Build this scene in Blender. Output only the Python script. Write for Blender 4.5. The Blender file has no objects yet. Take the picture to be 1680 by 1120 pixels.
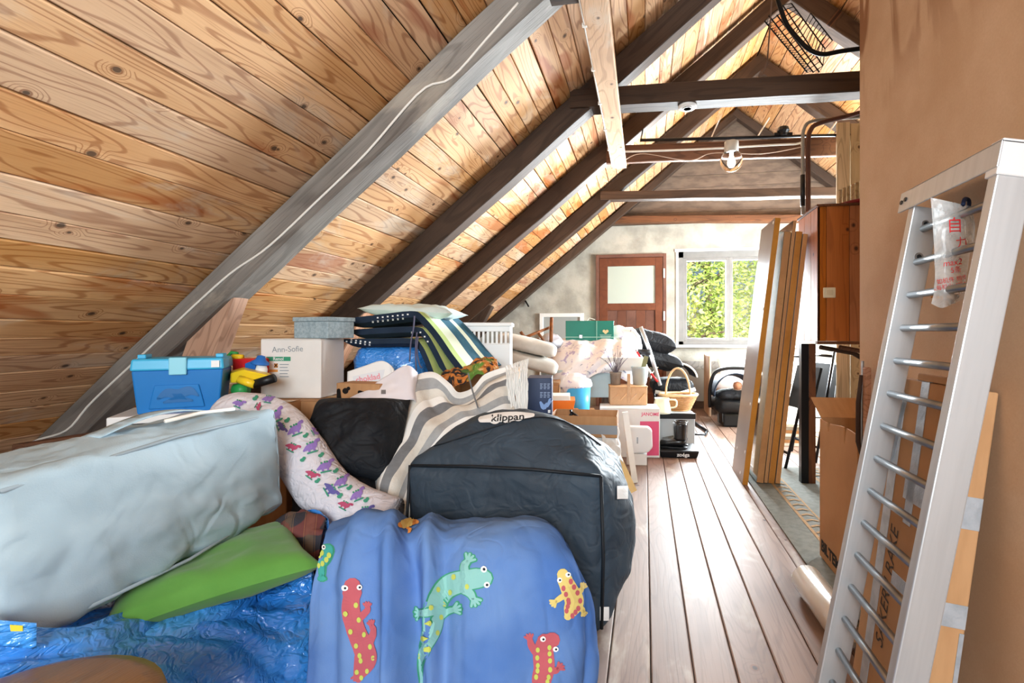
import bpy, bmesh, math, random
from mathutils import Vector, Matrix, noise as mnoise
R = math.radians
# ------------------------------------------------------------------ camera, world, lights
scene = bpy.context.scene
COL = scene.collection
F, CX, CY, CH = 800.0, 930.0, 546.0, 1.05
TH = math.atan((1058.0 - CX) / F)
cT, sT = math.cos(TH), math.sin(TH)
cam_data = bpy.data.cameras.new('camera')
cam = bpy.data.objects.new('camera', cam_data); COL.objects.link(cam)
cam.location = (0, 0, CH); cam.rotation_euler = (R(90), 0, TH)
cam_data.sensor_fit = 'HORIZONTAL'; cam_data.sensor_width = 36
cam_data.lens = F * 36 / 1680
cam_data.shift_x = (840 - CX) / 1680; cam_data.shift_y = (CY - 560) / 1680
cam_data.clip_start = 0.02
scene.camera = cam
vs = scene.view_settings
vs.view_transform = 'Standard'; vs.look = 'None'; vs.gamma = 1; vs.exposure = 0.0
vs.use_curve_mapping = False

world = bpy.data.worlds.new('sky'); scene.world = world; world.use_nodes = True
wn = world.node_tree.nodes; wl = world.node_tree.links
bg = wn['Background']
sky = wn.new('ShaderNodeTexSky'); sky.sky_type = 'HOSEK_WILKIE'
sky.sun_direction = Vector((0.5, -0.5, 0.75)).normalized(); sky.turbidity = 4
wl.new(sky.outputs[0], bg.inputs[0]); bg.inputs[1].default_value = 2.0

def area(name, loc, rot, sx, sy, power, col=(1, 1, 1)):
    l = bpy.data.lights.new(name, 'AREA'); l.shape = 'RECTANGLE'; l.size = sx; l.size_y = sy
    l.energy = power; l.color = col
    o = bpy.data.objects.new(name, l); COL.objects.link(o)
    o.location = loc; o.rotation_euler = rot
    return o
# daylight entering through the gable window in view, and the windows of the gable behind the camera
area('daylight_far_window', (1.25, 7.34, 1.5), (R(90), 0, R(180)), 1.7, 1.35, 1600, (0.86, 0.95, 1.0))
area('daylight_rear_window', (0.1, -1.95, 1.65), (R(90), 0, 0), 1.3, 1.3, 150, (0.86, 0.95, 1.0))
area('added_side_fill', (3.05, 5.1, 1.35), (R(90), 0, R(90)), 1.3, 1.0, 480, (0.86, 0.95, 1.0))  # fill lamp added to brighten the roof boards; the wall behind it is solid
sun_l = bpy.data.lights.new('sun', 'SUN'); sun_l.energy = 9.0; sun_l.angle = R(1)
sun_o = bpy.data.objects.new('sun', sun_l); COL.objects.link(sun_o)
sun_o.rotation_euler = (R(48), 0, R(25))

# ------------------------------------------------------------------ pixel to place
def at(u, v, d):
    "point seen at pixel u,v whose distance along the view axis is d metres"
    a = (u - CX) / F * d
    return Vector((cT * a - sT * d, sT * a + cT * d, CH + (CY - v) / F * d))
def ray(u, v): return at(u, v, 1.0) - Vector((0, 0, CH))
def on_floor(u, v, z=0.0):
    r = ray(u, v); k = (z - CH) / r.z
    return Vector((0, 0, CH)) + r * k
def on_x(u, v, X): r = ray(u, v); return Vector((0, 0, CH)) + r * (X / r.x)
def on_y(u, v, Y): r = ray(u, v); return Vector((0, 0, CH)) + r * (Y / r.y)

# ------------------------------------------------------------------ materials
MATS = {}
def lin(h):
    if isinstance(h, (tuple, list)): return (h[0], h[1], h[2], 1)
    h = h.lstrip('#'); out = []
    for i in (0, 2, 4):
        x = int(h[i:i + 2], 16) / 255
        out.append(x / 12.92 if x <= 0.04045 else ((x + 0.055) / 1.055) ** 2.4)
    return (*out, 1)
class NT:
    def __init__(s, name):
        s.m = bpy.data.materials.new(name); s.m.use_nodes = True
        s.t = s.m.node_tree; s.b = s.t.nodes['Principled BSDF']
        tc = s.t.nodes.new('ShaderNodeTexCoord'); oi = s.t.nodes.new('ShaderNodeObjectInfo')
        s.rnd = oi.outputs['Random']
        mul = s.vm('SCALE', (37.0, 53.0, 71.0), None, s.rnd)
        s.co = s.vm('ADD', tc.outputs['Object'], mul)
        s.raw = tc.outputs['Object']
    def set(s, sock, v):
        if v is None: return
        if hasattr(v, 'is_output'): s.t.links.new(v, sock)
        else: sock.default_value = v
    def vm(s, op, a, b=None, sc=None):
        n = s.t.nodes.new('ShaderNodeVectorMath'); n.operation = op
        s.set(n.inputs[0], a)
        if b is not None: s.set(n.inputs[1], b)
        if sc is not None: s.set(n.inputs['Scale'], sc)
        return n.outputs[0]
    def ma(s, op, a, b=None, c=None, clamp=False):
        n = s.t.nodes.new('ShaderNodeMath'); n.operation = op; n.use_clamp = clamp
        s.set(n.inputs[0], a); s.set(n.inputs[1], b); s.set(n.inputs[2], c)
        return n.outputs[0]
    def noise(s, co, scale, detail=3, rough=.5, dist=0):
        n = s.t.nodes.new('ShaderNodeTexNoise'); s.set(n.inputs['Vector'], co)
        n.inputs['Scale'].default_value = scale; n.inputs['Detail'].default_value = detail
        n.inputs['Roughness'].default_value = rough; n.inputs['Distortion'].default_value = dist
        return n.outputs['Fac']
    def ss(s, v, a, b, lo=0.0, hi=1.0):
        n = s.t.nodes.new('ShaderNodeMapRange'); n.interpolation_type = 'SMOOTHSTEP'
        s.set(n.inputs['Value'], v); s.set(n.inputs['From Min'], a); s.set(n.inputs['From Max'], b)
        n.inputs['To Min'].default_value = lo; n.inputs['To Max'].default_value = hi
        return n.outputs[0]
    def mix(s, f, a, b, mode='MIX'):
        n = s.t.nodes.new('ShaderNodeMix'); n.data_type = 'RGBA'; n.blend_type = mode
        s.set(n.inputs[0], f); s.set(n.inputs[6], a); s.set(n.inputs[7], b)
        return n.outputs[2]
    def bump(s, h, strength=.2, dist=.01):
        n = s.t.nodes.new('ShaderNodeBump'); n.inputs['Strength'].default_value = strength
        n.inputs['Distance'].default_value = dist; s.set(n.inputs['Height'], h)
        s.t.links.new(n.outputs[0], s.b.inputs['Normal'])
    def sep(s, v):
        n = s.t.nodes.new('ShaderNodeSeparateXYZ'); s.set(n.inputs[0], v); return n.outputs

def wood(name, light, mid, dark, knots=.62, ring=46, bleach=.0, stain=0.0, rough=.7, groove=.15, rvar=.25, rc_=.42):
    "long grain along local Y"
    if name in MATS: return MATS[name]
    n = NT(name)
    st = n.vm('MULTIPLY', n.co, (1, .13, 1))
    v = n.t.nodes.new('ShaderNodeTexVoronoi'); v.voronoi_dimensions = '2D'; v.inputs['Scale'].default_value = 6.5
    n.set(v.inputs['Vector'], n.vm('MULTIPLY', n.co, (1, .8, .6)))
    dist = v.outputs['Distance']; rc = n.sep(v.outputs['Color'])
    act = n.ma('GREATER_THAN', rc[0], knots)
    rr = n.ma('MULTIPLY_ADD', rc[1], .06, .04)
    halo = n.ma('MULTIPLY', act, n.ss(dist, .3, 0.0))
    n1 = n.noise(st, 7, 1.5, .45, .3)
    fld = n.ma('MULTIPLY_ADD', halo, .22, n1)
    rings = n.ma('SINE', n.ma('MULTIPLY', fld, float(ring) * 2.2))
    rings = n.ss(rings, .45, 1.0)
    fine = n.noise(n.vm('MULTIPLY', n.co, (1, .02, 1)), 190, 2, .6)
    big = n.noise(n.vm('MULTIPLY', n.co, (1, .35, 1)), 2.3, 3, .55)
    base = n.mix(n.ss(big, .35, .68), lin(light), lin(mid))
    base = n.mix(n.ma('MULTIPLY', rings, rc_), base, lin(dark))
    base = n.mix(n.ma('MULTIPLY', n.ss(fine, .5, .75), .35), base, lin(dark))
    if stain:
        sn = n.noise(n.vm('MULTIPLY', n.co, (1, .22, 1)), 3.1, 2, .5, 1.2)
        base = n.mix(n.ma('MULTIPLY', n.ss(sn, .60, .66), stain), base, lin('#9a4a1c'))
    if bleach:
        bn = n.noise(n.vm('ADD', n.vm('MULTIPLY', n.co, (1, .45, 1)), (9, 4, 2)), 3.3, 5, .65, .6)
        base = n.mix(n.ma('MULTIPLY', n.ss(bn, .54, .70), bleach), base, lin('#cfc4b2'))
    kn = n.ma('MULTIPLY', act, n.ss(dist, rr, n.ma('MULTIPLY', rr, .55)))
    kring = n.ma('MULTIPLY', act, n.ss(n.ma('ABSOLUTE', n.ma('SUBTRACT', dist, rr)), .03, 0.0))
    base = n.mix(n.ma('MULTIPLY', kring, .55), base, lin('#7a4420'))
    base = n.mix(n.ma('MULTIPLY', kn, .85), base, lin('#2c1a12'))
    hs = n.t.nodes.new('ShaderNodeHueSaturation'); n.set(hs.inputs['Color'], base)
    n.set(hs.inputs['Value'], n.ma('MULTIPLY_ADD', n.rnd, rvar, 1 - rvar / 2))
    n.set(hs.inputs['Saturation'], n.ma('MULTIPLY_ADD', n.ma('FRACT', n.ma('MULTIPLY', n.rnd, 7.3)), .25, .88))
    n.set(n.b.inputs['Base Color'], hs.outputs[0]); n.b.inputs['Roughness'].default_value = rough
    n.b.inputs['Specular IOR Level'].default_value = .3
    n.bump(n.ma('MULTIPLY_ADD', rings, -.3, fine), groove, .004)
    MATS[name] = n.m; return n.m

def mat(name, col, col2=None, rough=.6, scale=6, amt=.6, bump=.0, bscale=60, bdist=.004, metal=0, stretch=(1, 1, 1),
        spec=.4, sheen=0, coat=0, trans=0, ior=1.45, alpha=1, emit=None, estr=0, detail=4, contrast=(.35, .68), sss=0):
    if name in MATS: return MATS[name]
    n = NT(name)
    co = n.vm('MULTIPLY', n.co, stretch)
    if col2:
        f = n.ma('MULTIPLY', n.ss(n.noise(co, scale, detail, .55), contrast[0], contrast[1]), amt)
        n.set(n.b.inputs['Base Color'], n.mix(f, lin(col), lin(col2)))
    else: n.b.inputs['Base Color'].default_value = lin(col)
    b = n.b.inputs
    b['Roughness'].default_value = rough; b['Metallic'].default_value = metal
    b['Specular IOR Level'].default_value = spec; b['Sheen Weight'].default_value = sheen
    b['Coat Weight'].default_value = coat; b['Transmission Weight'].default_value = trans
    b['IOR'].default_value = ior; b['Alpha'].default_value = alpha
    if emit: b['Emission Color'].default_value = lin(emit); b['Emission Strength'].default_value = estr
    if bump: n.bump(n.noise(co, bscale, 4, .6), bump, bdist)
    MATS[name] = n.m; return n.m

def creased(name, c1, c2, rough=.75, scale=4.0, strength=.5, dist=.02, weave=300, spec=.35, coat=0, vs=2.0, stretch=(1, 1, 1)):
    if name in MATS: return MATS[name]
    n = NT(name); co = n.vm('MULTIPLY', n.co, stretch)
    def ridge(sc, off):
        q = n.noise(n.vm('ADD', co, off), sc, 2, .45, .9)
        return n.ss(n.ma('ABSOLUTE', n.ma('SUBTRACT', q, .5)), .0, .10)
    soft = n.noise(co, scale * .8, 3, .5, .4)
    h = n.ma('ADD', n.ma('MULTIPLY', ridge(scale, (0, 0, 0)), .45), n.ma('ADD', n.ma('MULTIPLY', ridge(scale * 2.1, (3, 7, 1)), .2), soft))
    h = n.ma('MULTIPLY_ADD', n.noise(n.co, weave, 2, .5), .06, h)
    n.set(n.b.inputs['Base Color'], n.mix(n.ss(n.noise(n.co, vs, 4, .55), .35, .68), lin(c1), lin(c2)))
    n.b.inputs['Roughness'].default_value = rough; n.b.inputs['Specular IOR Level'].default_value = spec; n.b.inputs['Coat Weight'].default_value = coat
    n.bump(h, strength, dist); MATS[name] = n.m; return n.m

# ------------------------------------------------------------------ geometry helpers
def link(name, me, m=None, parent=None, mtx=None, smooth=False):
    o = bpy.data.objects.new(name, me); COL.objects.link(o)
    if m is not None and not me.materials:
        for x in (m if isinstance(m, (list, tuple)) else [m]): me.materials.append(x)
    if parent is not None: o.parent = parent
    if mtx is not None: o.matrix_local = mtx
    if smooth:
        for p in me.polygons: p.use_smooth = True
    return o
def tag(o, label, cat, group=None):
    o['label'] = label; o['category'] = cat
    if group: o['group'] = group
    return o
def struct(o): o['kind'] = 'structure'; return o
def thing(name, label, cat, loc=(0, 0, 0), rot=(0, 0, 0), group=None):
    o = bpy.data.objects.new(name, None); COL.objects.link(o); o.empty_display_size = .1
    o.location = loc; o.rotation_euler = rot
    return tag(o, label, cat, group)
class B:
    "mesh collector"
    def __init__(s): s.v = []; s.f = []; s.mi = []; s.m = 0
    def add(s, vs, fs, mtx=None):
        k = len(s.v)
        s.v += [tuple(mtx @ Vector(p)) if mtx else tuple(p) for p in vs]
        s.f += [tuple(i + k for i in f) for f in fs]; s.mi += [s.m] * len(fs)
        return s
    def box(s, x0, x1, y0, y1, z0, z1, mtx=None):
        return s.add([(x, y, z) for z in (z0, z1) for y in (y0, y1) for x in (x0, x1)],
                     [(0, 2, 3, 1), (4, 5, 7, 6), (0, 1, 5, 4), (2, 6, 7, 3), (0, 4, 6, 2), (1, 3, 7, 5)], mtx)
    def tube(s, pts, r, n=10, cap=True, flat=1.0):
        pts = [Vector(p) for p in pts]; rs = r if isinstance(r, (list, tuple)) else [r] * len(pts)
        vs, fs = [], []; up = None
        for i, p in enumerate(pts):
            d = (pts[min(i + 1, len(pts) - 1)] - pts[max(i - 1, 0)])
            d = d.normalized() if d.length > 1e-9 else Vector((0, 0, 1))
            if up is None: up = d.orthogonal().normalized() if abs(d.z) > .95 else Vector((0, 0, 1))
            a = d.cross(up).normalized(); b = a.cross(d).normalized(); up = b
            for k in range(n):
                t = 2 * math.pi * k / n
                vs.append(p + a * math.cos(t) * rs[i] + b * math.sin(t) * rs[i] * flat)
        m = len(pts)
        for i in range(m - 1):
            for k in range(n):
                fs.append((i * n + k, i * n + (k + 1) % n, (i + 1) * n + (k + 1) % n, (i + 1) * n + k))
        if cap: fs += [tuple(reversed(range(n))), tuple((m - 1) * n + k for k in range(n))]
        return s.add(vs, fs)
    def lathe(s, prof, n=24, mtx=None):
        vs = [(r * math.cos(2 * math.pi * k / n), r * math.sin(2 * math.pi * k / n), z) for r, z in prof for k in range(n)]
        fs = [(i * n + k, i * n + (k + 1) % n, (i + 1) * n + (k + 1) % n, (i + 1) * n + k) for i in range(len(prof) - 1) for k in range(n)]
        if prof[0][0] > 1e-5: fs.append(tuple(reversed(range(n))))
        if prof[-1][0] > 1e-5: fs.append(tuple((len(prof) - 1) * n + k for k in range(n)))
        return s.add(vs, fs, mtx)
    def prism(s, poly, h, mtx=None):
        "poly in XY, extruded along +Z by h"
        n = len(poly)
        vs = [(x, y, 0) for x, y in poly] + [(x, y, h) for x, y in poly]
        fs = [tuple(reversed(range(n))), tuple(range(n, 2 * n))] + [(i, (i + 1) % n, n + (i + 1) % n, n + i) for i in range(n)]
        return s.add(vs, fs, mtx)
    def grid(s, fn, nu, nv, closed_u=False):
        vs = [fn(i / (nu if closed_u else nu - 1), j / (nv - 1)) for j in range(nv) for i in range(nu)]
        fs = []
        for j in range(nv - 1):
            for i in range(nu if closed_u else nu - 1):
                i2 = (i + 1) % nu
                fs.append((j * nu + i, j * nu + i2, (j + 1) * nu + i2, (j + 1) * nu + i))
        return s.add(vs, fs)
    def mesh(s, name):
        me = bpy.data.meshes.new(name); me.from_pydata(s.v, [], s.f)
        if any(s.mi): me.polygons.foreach_set('material_index', s.mi)
        me.update(); return me
    def out(s, name, m, parent=None, mtx=None, smooth=False, bevel=0, solid=0, sub=0, segs=2):
        me = s.mesh(name)
        if len(s.v) > 3:
            bm = bmesh.new(); bm.from_mesh(me); bmesh.ops.recalc_face_normals(bm, faces=bm.faces); bm.to_mesh(me); bm.free()
        o = link(name, me, m, parent, mtx, smooth)
        if solid:
            md = o.modifiers.new('thickness', 'SOLIDIFY'); md.thickness = solid; md.offset = 0
        if bevel:
            md = o.modifiers.new('bevel', 'BEVEL'); md.width = bevel; md.segments = segs; md.limit_method = 'ANGLE'
            md.angle_limit = R(40); md.harden_normals = False
        if sub:
            md = o.modifiers.new('sub', 'SUBSURF'); md.levels = sub; md.render_levels = sub
        return o
def T(x, y, z): return Matrix.Translation((x, y, z))
def RZ(a): return Matrix.Rotation(R(a), 4, 'Z')
def RX(a): return Matrix.Rotation(R(a), 4, 'X')
def RY(a): return Matrix.Rotation(R(a), 4, 'Y')
def frame(p0, p1, up=(0, 0, 1)):
    "local Y from p0 to p1, local Z near up"
    p0 = Vector(p0); y = (Vector(p1) - p0).normalized(); u = Vector(up)
    x = y.cross(u).normalized(); z = x.cross(y).normalized()
    return Matrix(((x.x, y.x, z.x, p0.x), (x.y, y.y, z.y, p0.y), (x.z, y.z, z.z, p0.z), (0, 0, 0, 1)))
def nz(p, sc, seed=0): return mnoise.noise(Vector(p) * sc + Vector((seed * 7.1, seed * 3.3, seed * 5.7)))
def timber(name, p0, p1, w, h, m, parent=None, up=(0, 0, 1), rough=.004, segs=14, seed=0, bev=.006):
    "hand hewn timber from p0 to p1, width w across, height h along up, axis through the centre"
    mt = frame(p0, p1, up); L = (Vector(p1) - Vector(p0)).length
    b = B(); vs = []; fs = []
    prof = [(-w/2+bev, -h/2), (w/2-bev, -h/2), (w/2, -h/2+bev), (w/2, h/2-bev), (w/2-bev, h/2), (-w/2+bev, h/2), (-w/2, h/2-bev), (-w/2, -h/2+bev)]
    for i in range(segs + 1):
        y = L * i / segs
        for k, (x, z) in enumerate(prof):
            q = (x * 3, y, z * 3)
            vs.append((x + rough * nz(q, 1.6, seed) * 2, y, z + rough * nz(q, 1.6, seed + 5) * 2))
    n = 8
    for i in range(segs):
        for k in range(n): fs.append((i*n+k, i*n+(k+1) % n, (i+1)*n+(k+1) % n, (i+1)*n+k))
    fs += [tuple(reversed(range(n))), tuple(segs*n+k for k in range(n))]
    b.add(vs, fs)
    return b.out(name, m, parent, mt)
def text_geo(s, size=1.0, bold=0.0, font_shear=0.0, space=1.0):
    cu = bpy.data.curves.new('lettering_tmp', 'FONT'); cu.body = s; cu.size = size; cu.align_x = 'CENTER'; cu.align_y = 'CENTER'
    cu.offset = bold; cu.shear = font_shear; cu.space_character = space; cu.resolution_u = 4
    o = bpy.data.objects.new('lettering_tmp', cu); COL.objects.link(o)
    dg = bpy.context.evaluated_depsgraph_get(); dg.update()
    me = o.evaluated_get(dg).to_mesh()
    vs = [tuple(v.co) for v in me.vertices]; fs = [tuple(p.vertices) for p in me.polygons]
    o.evaluated_get(dg).to_mesh_clear()
    bpy.data.objects.remove(o); bpy.data.curves.remove(cu)
    return vs, fs
def lettering(name, s, size, m, parent, mtx, bold=0, shear=0, depth=.0008, space=1.0):
    vs, fs = text_geo(s, size, bold, shear, space)
    b = B(); b.add([(x, y, depth) for x, y, z in vs], fs)
    me = b.mesh(name); return link(name, me, m, parent, mtx)

# ------------------------------------------------------------------ palette of woods
W_plank = wood('pine_plank', '#d9b086', '#bf8f60', '#85491f', knots=.74, bleach=.5, stain=.6, rc_=.55)
W_floor = wood('floor_plank', '#93796a', '#7b6153', '#543c30', knots=.9, bleach=.45, rough=.55, ring=36, groove=.08, rc_=.25, rvar=.18)
W_grey = wood('weathered_timber', '#94908a', '#6b6560', '#3a342f', knots=.9, ring=14, bleach=.25, groove=.5, rc_=.3)
W_dark = wood('dark_timber', '#4f3d31', '#382a21', '#1c140f', knots=.9, ring=16, groove=.4, rc_=.3)
W_red = wood('reddish_timber', '#7f5740', '#60402d', '#38221a', knots=.8, ring=34, groove=.3)
W_pale = wood('pale_board', '#d9b48d', '#c59a72', '#8f6544', knots=.7, bleach=.5)
W_brace = wood('brace_board', '#c79a7c', '#ad7d60', '#7d5238', knots=.8, bleach=.35)
M_back = mat('roof_sheathing', '#1c1511', rough=.9)
M_plaster = mat('plaster', '#b5b0a4', '#8b877c', rough=.9, scale=3, amt=.8, bump=.5, bscale=9, bdist=.02)
M_gable = mat('gable_board', '#7d6a5b', '#5f5046', rough=.85, scale=5, amt=.8, stretch=(1, 1, 3))

# ------------------------------------------------------------------ the room
SL = 0.825; ANG = math.degrees(math.atan(SL)); RXX, RZZ = 1.22, 4.10
def roof_z(X): return RZZ - SL * abs(X - RXX)
Y0, Y1 = -2.05, 7.04
ceil = B()
for sgn in (-1, 1):
    nrm = Vector((-SL * -sgn * -1, 0, 1))
    xe = RXX + sgn * 5.1
    a = [(RXX, RZZ + .03), (xe, roof_z(xe) + .03), (xe, roof_z(xe) + .12), (RXX, RZZ + .12)]
    ceil.add([(x, Y0 - .1, z) for x, z in a] + [(x, Y1 + .25, z) for x, z in a],
             [(0, 1, 2, 3), (7, 6, 5, 4), (0, 4, 5, 1), (1, 5, 6, 2), (2, 6, 7, 3), (3, 7, 4, 0)])
ceiling = struct(ceil.out('ceiling', M_back))
random.seed(4)
pl = B(); bv = .003; hw, th, LL = .5, .021, Y1 - Y0
pl.add([(-hw, -LL/2, bv), (-hw + .03, -LL/2, 0), (hw - .03, -LL/2, 0), (hw, -LL/2, bv), (hw, -LL/2, th), (-hw, -LL/2, th),
        (-hw, LL/2, bv), (-hw + .03, LL/2, 0), (hw - .03, LL/2, 0), (hw, LL/2, bv), (hw, LL/2, th), (-hw, LL/2, th)],
       [(0, 1, 7, 6), (1, 2, 8, 7), (2, 3, 9, 8), (3, 4, 10, 9), (4, 5, 11, 10), (5, 0, 6, 11), (5, 4, 3, 2, 1, 0), (6, 7, 8, 9, 10, 11)])
def plank_mesh(w, L, m, nm):
    me = pl.mesh(nm)
    for v in me.vertices: v.co.x *= w; v.co.y *= L / LL
    me.materials.append(m); return me
widths = [.112, .122, .13, .14, .15]
PM = {w: plank_mesh(w - .004, LL, W_plank, 'ceiling_plank') for w in widths}
for sgn in (-1, 1):
    t = 0.005
    while t < 6.5:
        w = random.choice(widths)
        tc = t + w / 2
        X = RXX + sgn * tc * math.cos(R(ANG)); Z = RZZ - tc * math.sin(R(ANG))
        mt = T(X, (Y0 + Y1) / 2, Z + random.uniform(-.0015, .0015)) @ RY(sgn * ANG + random.uniform(-.6, .6))
        link('ceiling_plank', PM[w], None, ceiling, mt)
        t += w + random.choice([.0, .0, .001, .003, .006])

floor_b = B(); floor_b.box(-4.2, 4.6, Y0 - .1, Y1 + .1, -.12, -.03)
floor = struct(floor_b.out('floor', M_back))
FM = plank_mesh(.1275, LL, W_floor, 'floor_board')
k = -30
while .149 + .131 * k < 3.7:
    x = .149 + .131 * k + .0655
    link('floor_board', FM, None, floor, T(x, (Y0 + Y1) / 2, random.uniform(-.0012, .0008)) @ RY(180 + random.uniform(-.3, .3)))
    k += 1

# far gable wall, with openings for the door and the window
win = [on_y(1113, 412, Y1), on_y(1292, 566, Y1)]
wx0, wx1, wz0, wz1 = win[0].x, 2.02, win[1].z, win[0].z
dor = [on_y(978, 419, Y1), on_y(1093, 669, Y1)]
dx0, dx1, dz1 = dor[0].x, dor[1].x, dor[0].z
split = on_y(1150, 366, Y1).z
def wall_y(name, x0, x1, z0, z1, y, th, holes, m):
    "wall across X with rectangular holes, clipped under the roof"
    xs = sorted(set([x0, x1, RXX] + [h[0] for h in holes] + [h[1] for h in holes]))
    b = B()
    for i in range(len(xs) - 1):
        a, c = xs[i], xs[i + 1]
        if c - a < 1e-4: continue
        spans = [(z0, None)]; mid = (a + c) / 2
        for h in holes:
            if h[0] - 1e-4 < a and c < h[1] + 1e-4:
                spans = [(z0, h[2]), (h[3], None)]
        n = 14
        for za, zb in spans:
            for k in range(n):
                p, q = a + (c - a) * k / n, a + (c - a) * (k + 1) / n
                ta = min(z1, roof_z(p) + .06) if zb is None else zb; tb = min(z1, roof_z(q) + .06) if zb is None else zb
                if max(ta, tb) - za < .01: continue
                ta, tb = max(ta, za), max(tb, za)
                b.add([(p, y, za), (q, y, za), (q, y + th, za), (p, y + th, za), (p, y, ta), (q, y, tb), (q, y + th, tb), (p, y + th, ta)],
                      [(0, 3, 2, 1), (4, 5, 6, 7), (0, 1, 5, 4), (2, 3, 7, 6), (1, 2, 6, 5), (0, 4, 7, 3)])
    me = b.mesh(name); bm = bmesh.new(); bm.from_mesh(me); bmesh.ops.remove_doubles(bm, verts=bm.verts, dist=1e-4)
    bm.to_mesh(me); bm.free()
    return struct(link(name, me, m))
wall_back = wall_y('wall_back', -3.9, 4.6, 0, split, Y1, .22, [(wx0, wx1, wz0, wz1)], M_plaster)
for k in range(12):
    z0, z1 = split + .17 * k, split + .17 * (k + 1) - .004
    hx = min(RXX + 5, RXX + (RZZ - z0) / SL)
    hx2 = max(.01, (RZZ - z1) / SL + .03); hx1 = (RZZ - z0) / SL + .03
    if hx1 < .1: break
    bb = B(); bb.add([(-hx1, 0, z0), (hx1, 0, z0), (hx2, 0, z1), (-hx2, 0, z1), (-hx1, .03, z0), (hx1, .03, z0), (hx2, .03, z1), (-hx2, .03, z1)],
                     [(0, 1, 2, 3), (7, 6, 5, 4), (0, 4, 5, 1), (1, 5, 6, 2), (2, 6, 7, 3), (3, 7, 4, 0)])
    bb.out('gable_board', M_gable, wall_back, T(RXX, Y1 + .02 + .004 * (k % 2), 0))
wall_front = wall_y('wall_front', -3.9, 4.6, 0, 5, Y0 - .12, .12, [(-.55, .75, 1.0, 2.3)], M_plaster)
M_ply = mat('particle_board', '#b98f66', '#a5794f', rough=.75, scale=2.5, amt=.7, bump=.15, bscale=300, bdist=.001)
def ply():
    n = NT('stained_particle_board')
    c = n.mix(n.ss(n.noise(n.co, 2.2, 4, .6), .3, .7), lin('#d3b394'), lin('#c19d7b'))
    c = n.mix(n.ma('MULTIPLY', n.noise(n.co, 160, 3, .7), .5), c, lin('#a98766'))
    st = n.noise(n.vm('MULTIPLY', n.co, (1, 2.2, .5)), 2.6, 3, .6, .8)
    z = n.sep(n.raw)[2]
    hi = n.ss(z, 1.75, 2.2)
    c = n.mix(n.ma('MULTIPLY', n.ma('MULTIPLY', n.ss(st, .44, .52), hi), .85), c, lin('#7d4a1e'))
    n.set(n.b.inputs['Base Color'], c); n.b.inputs['Roughness'].default_value = .7; n.b.inputs['Specular IOR Level'].default_value = .25
    n.bump(n.noise(n.co, 240, 3, .6), .12, .002)
    return n.m
WX, WY = .80, on_x(1410, 500, .80).y
pw = B(); pw.box(WX, WX + .09, Y0, WY, 0, 3.2)
wall_right = struct(pw.out('wall_right', ply(), bevel=.003))
M_pale2 = wood('cream_board', '#cbb999', '#b5a180', '#7d6b50', knots=.85, ring=30)
# low side wall closing the far right of the loft
kw = B(); kw.box(3.1, 3.2, Y0, Y1, 0, roof_z(3.1) + .1); struct(kw.out('wall_side', M_plaster))

# rafters
RY_ = [2.08, 3.29, 4.37, 5.51, 6.80]
rl = ['grey weathered rafter with white cable running along it', 'dark rafter meeting the collar beam that carries the smoke alarm',
      'dark rafter meeting the collar beam that carries the globe lamp', 'dark brown rafter between the lamp beam and the gable rafter',
      'dark rafter against the far gable wall']
cy, sy = math.cos(R(ANG)), math.sin(R(ANG))
for i, y in enumerate(RY_):
    w, h = (.135, .16) if i == 0 else (.125, .15)
    if i == 4: w, h = .12, .10
    r = thing('rafter_pair', rl[i], 'rafter', (RXX, y + w / 2, RZZ))
    for sgn in (-1, 1):
        q = 5.85 if sgn < 0 else 5.6
        a = Vector((sgn * q * cy, 0, -q * sy)); nn = Vector((sgn * -sy, 0, -cy)) * (h / 2 + .002)
        e = Vector((sgn * -.02 * cy, 0, .02 * sy)); 
        timber('rafter', a + nn, nn + e * 0 + Vector((0, 0, -.04)), w, h, W_grey if i == 0 else W_dark, r, up=-nn, rough=.006, segs=20, seed=i + (sgn > 0) * 9)

# collar beams
def beam_px(name, label, u0, v0a, v0b, u1, v1a, v1b, Y, depth, m, x_end=None, cat='beam', seed=1):
    p, q = on_y(u0, v0a, Y), on_y(u0, v0b, Y); a, c = on_y(u1, v1a, Y), on_y(u1, v1b, Y)
    l, r = (p + q) / 2, (a + c) / 2; h = ((p - q).length + (a - c).length) / 2
    if x_end is not None: r = l + (r - l) * ((x_end - l.x) / (r.x - l.x))
    off = Vector((0, depth / 2, 0))
    return tag(timber(name, l + off, r + off, depth, h, m, None, up=(0, 0, 1), rough=.004, seed=seed), label, cat)
XE = 3.3
beam_px('collar_beam', 'dark collar beam hung with a smoke alarm on its underside', 935, 145, 178, 1408, 116, 147, RY_[1] - .02, .14, W_dark, 2.75, seed=3)
beam_px('collar_beam', 'reddish collar beam with cables and a globe lamp', 995, 238, 268, 1408, 223, 252, RY_[2] - .02, .05, W_red, 2.5, seed=4)
beam_px('collar_beam', 'plain dark collar beam between the lamp beam and the gable', 985, 314, 327, 1240, 308.5, 323, RY_[3] - .02, .13, W_dark, 2.45, seed=5)
beam_px('wall_beam', 'reddish brown beam along the top of the plastered gable wall', 985, 354, 365, 1240, 352, 363, RY_[4] + .06, .12, W_red, 2.75, seed=6)
c1 = [on_y(900, 2, 2.02), on_y(900, -35, 2.02)]
tag(timber('collar_beam', Vector((c1[0].x - .1, 2.09, c1[0].z + .135)), Vector((2.6, 2.09, c1[0].z + .16)), .13, .14, W_dark), 'dark collar beam tied to the grey weathered rafter', 'beam')
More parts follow.
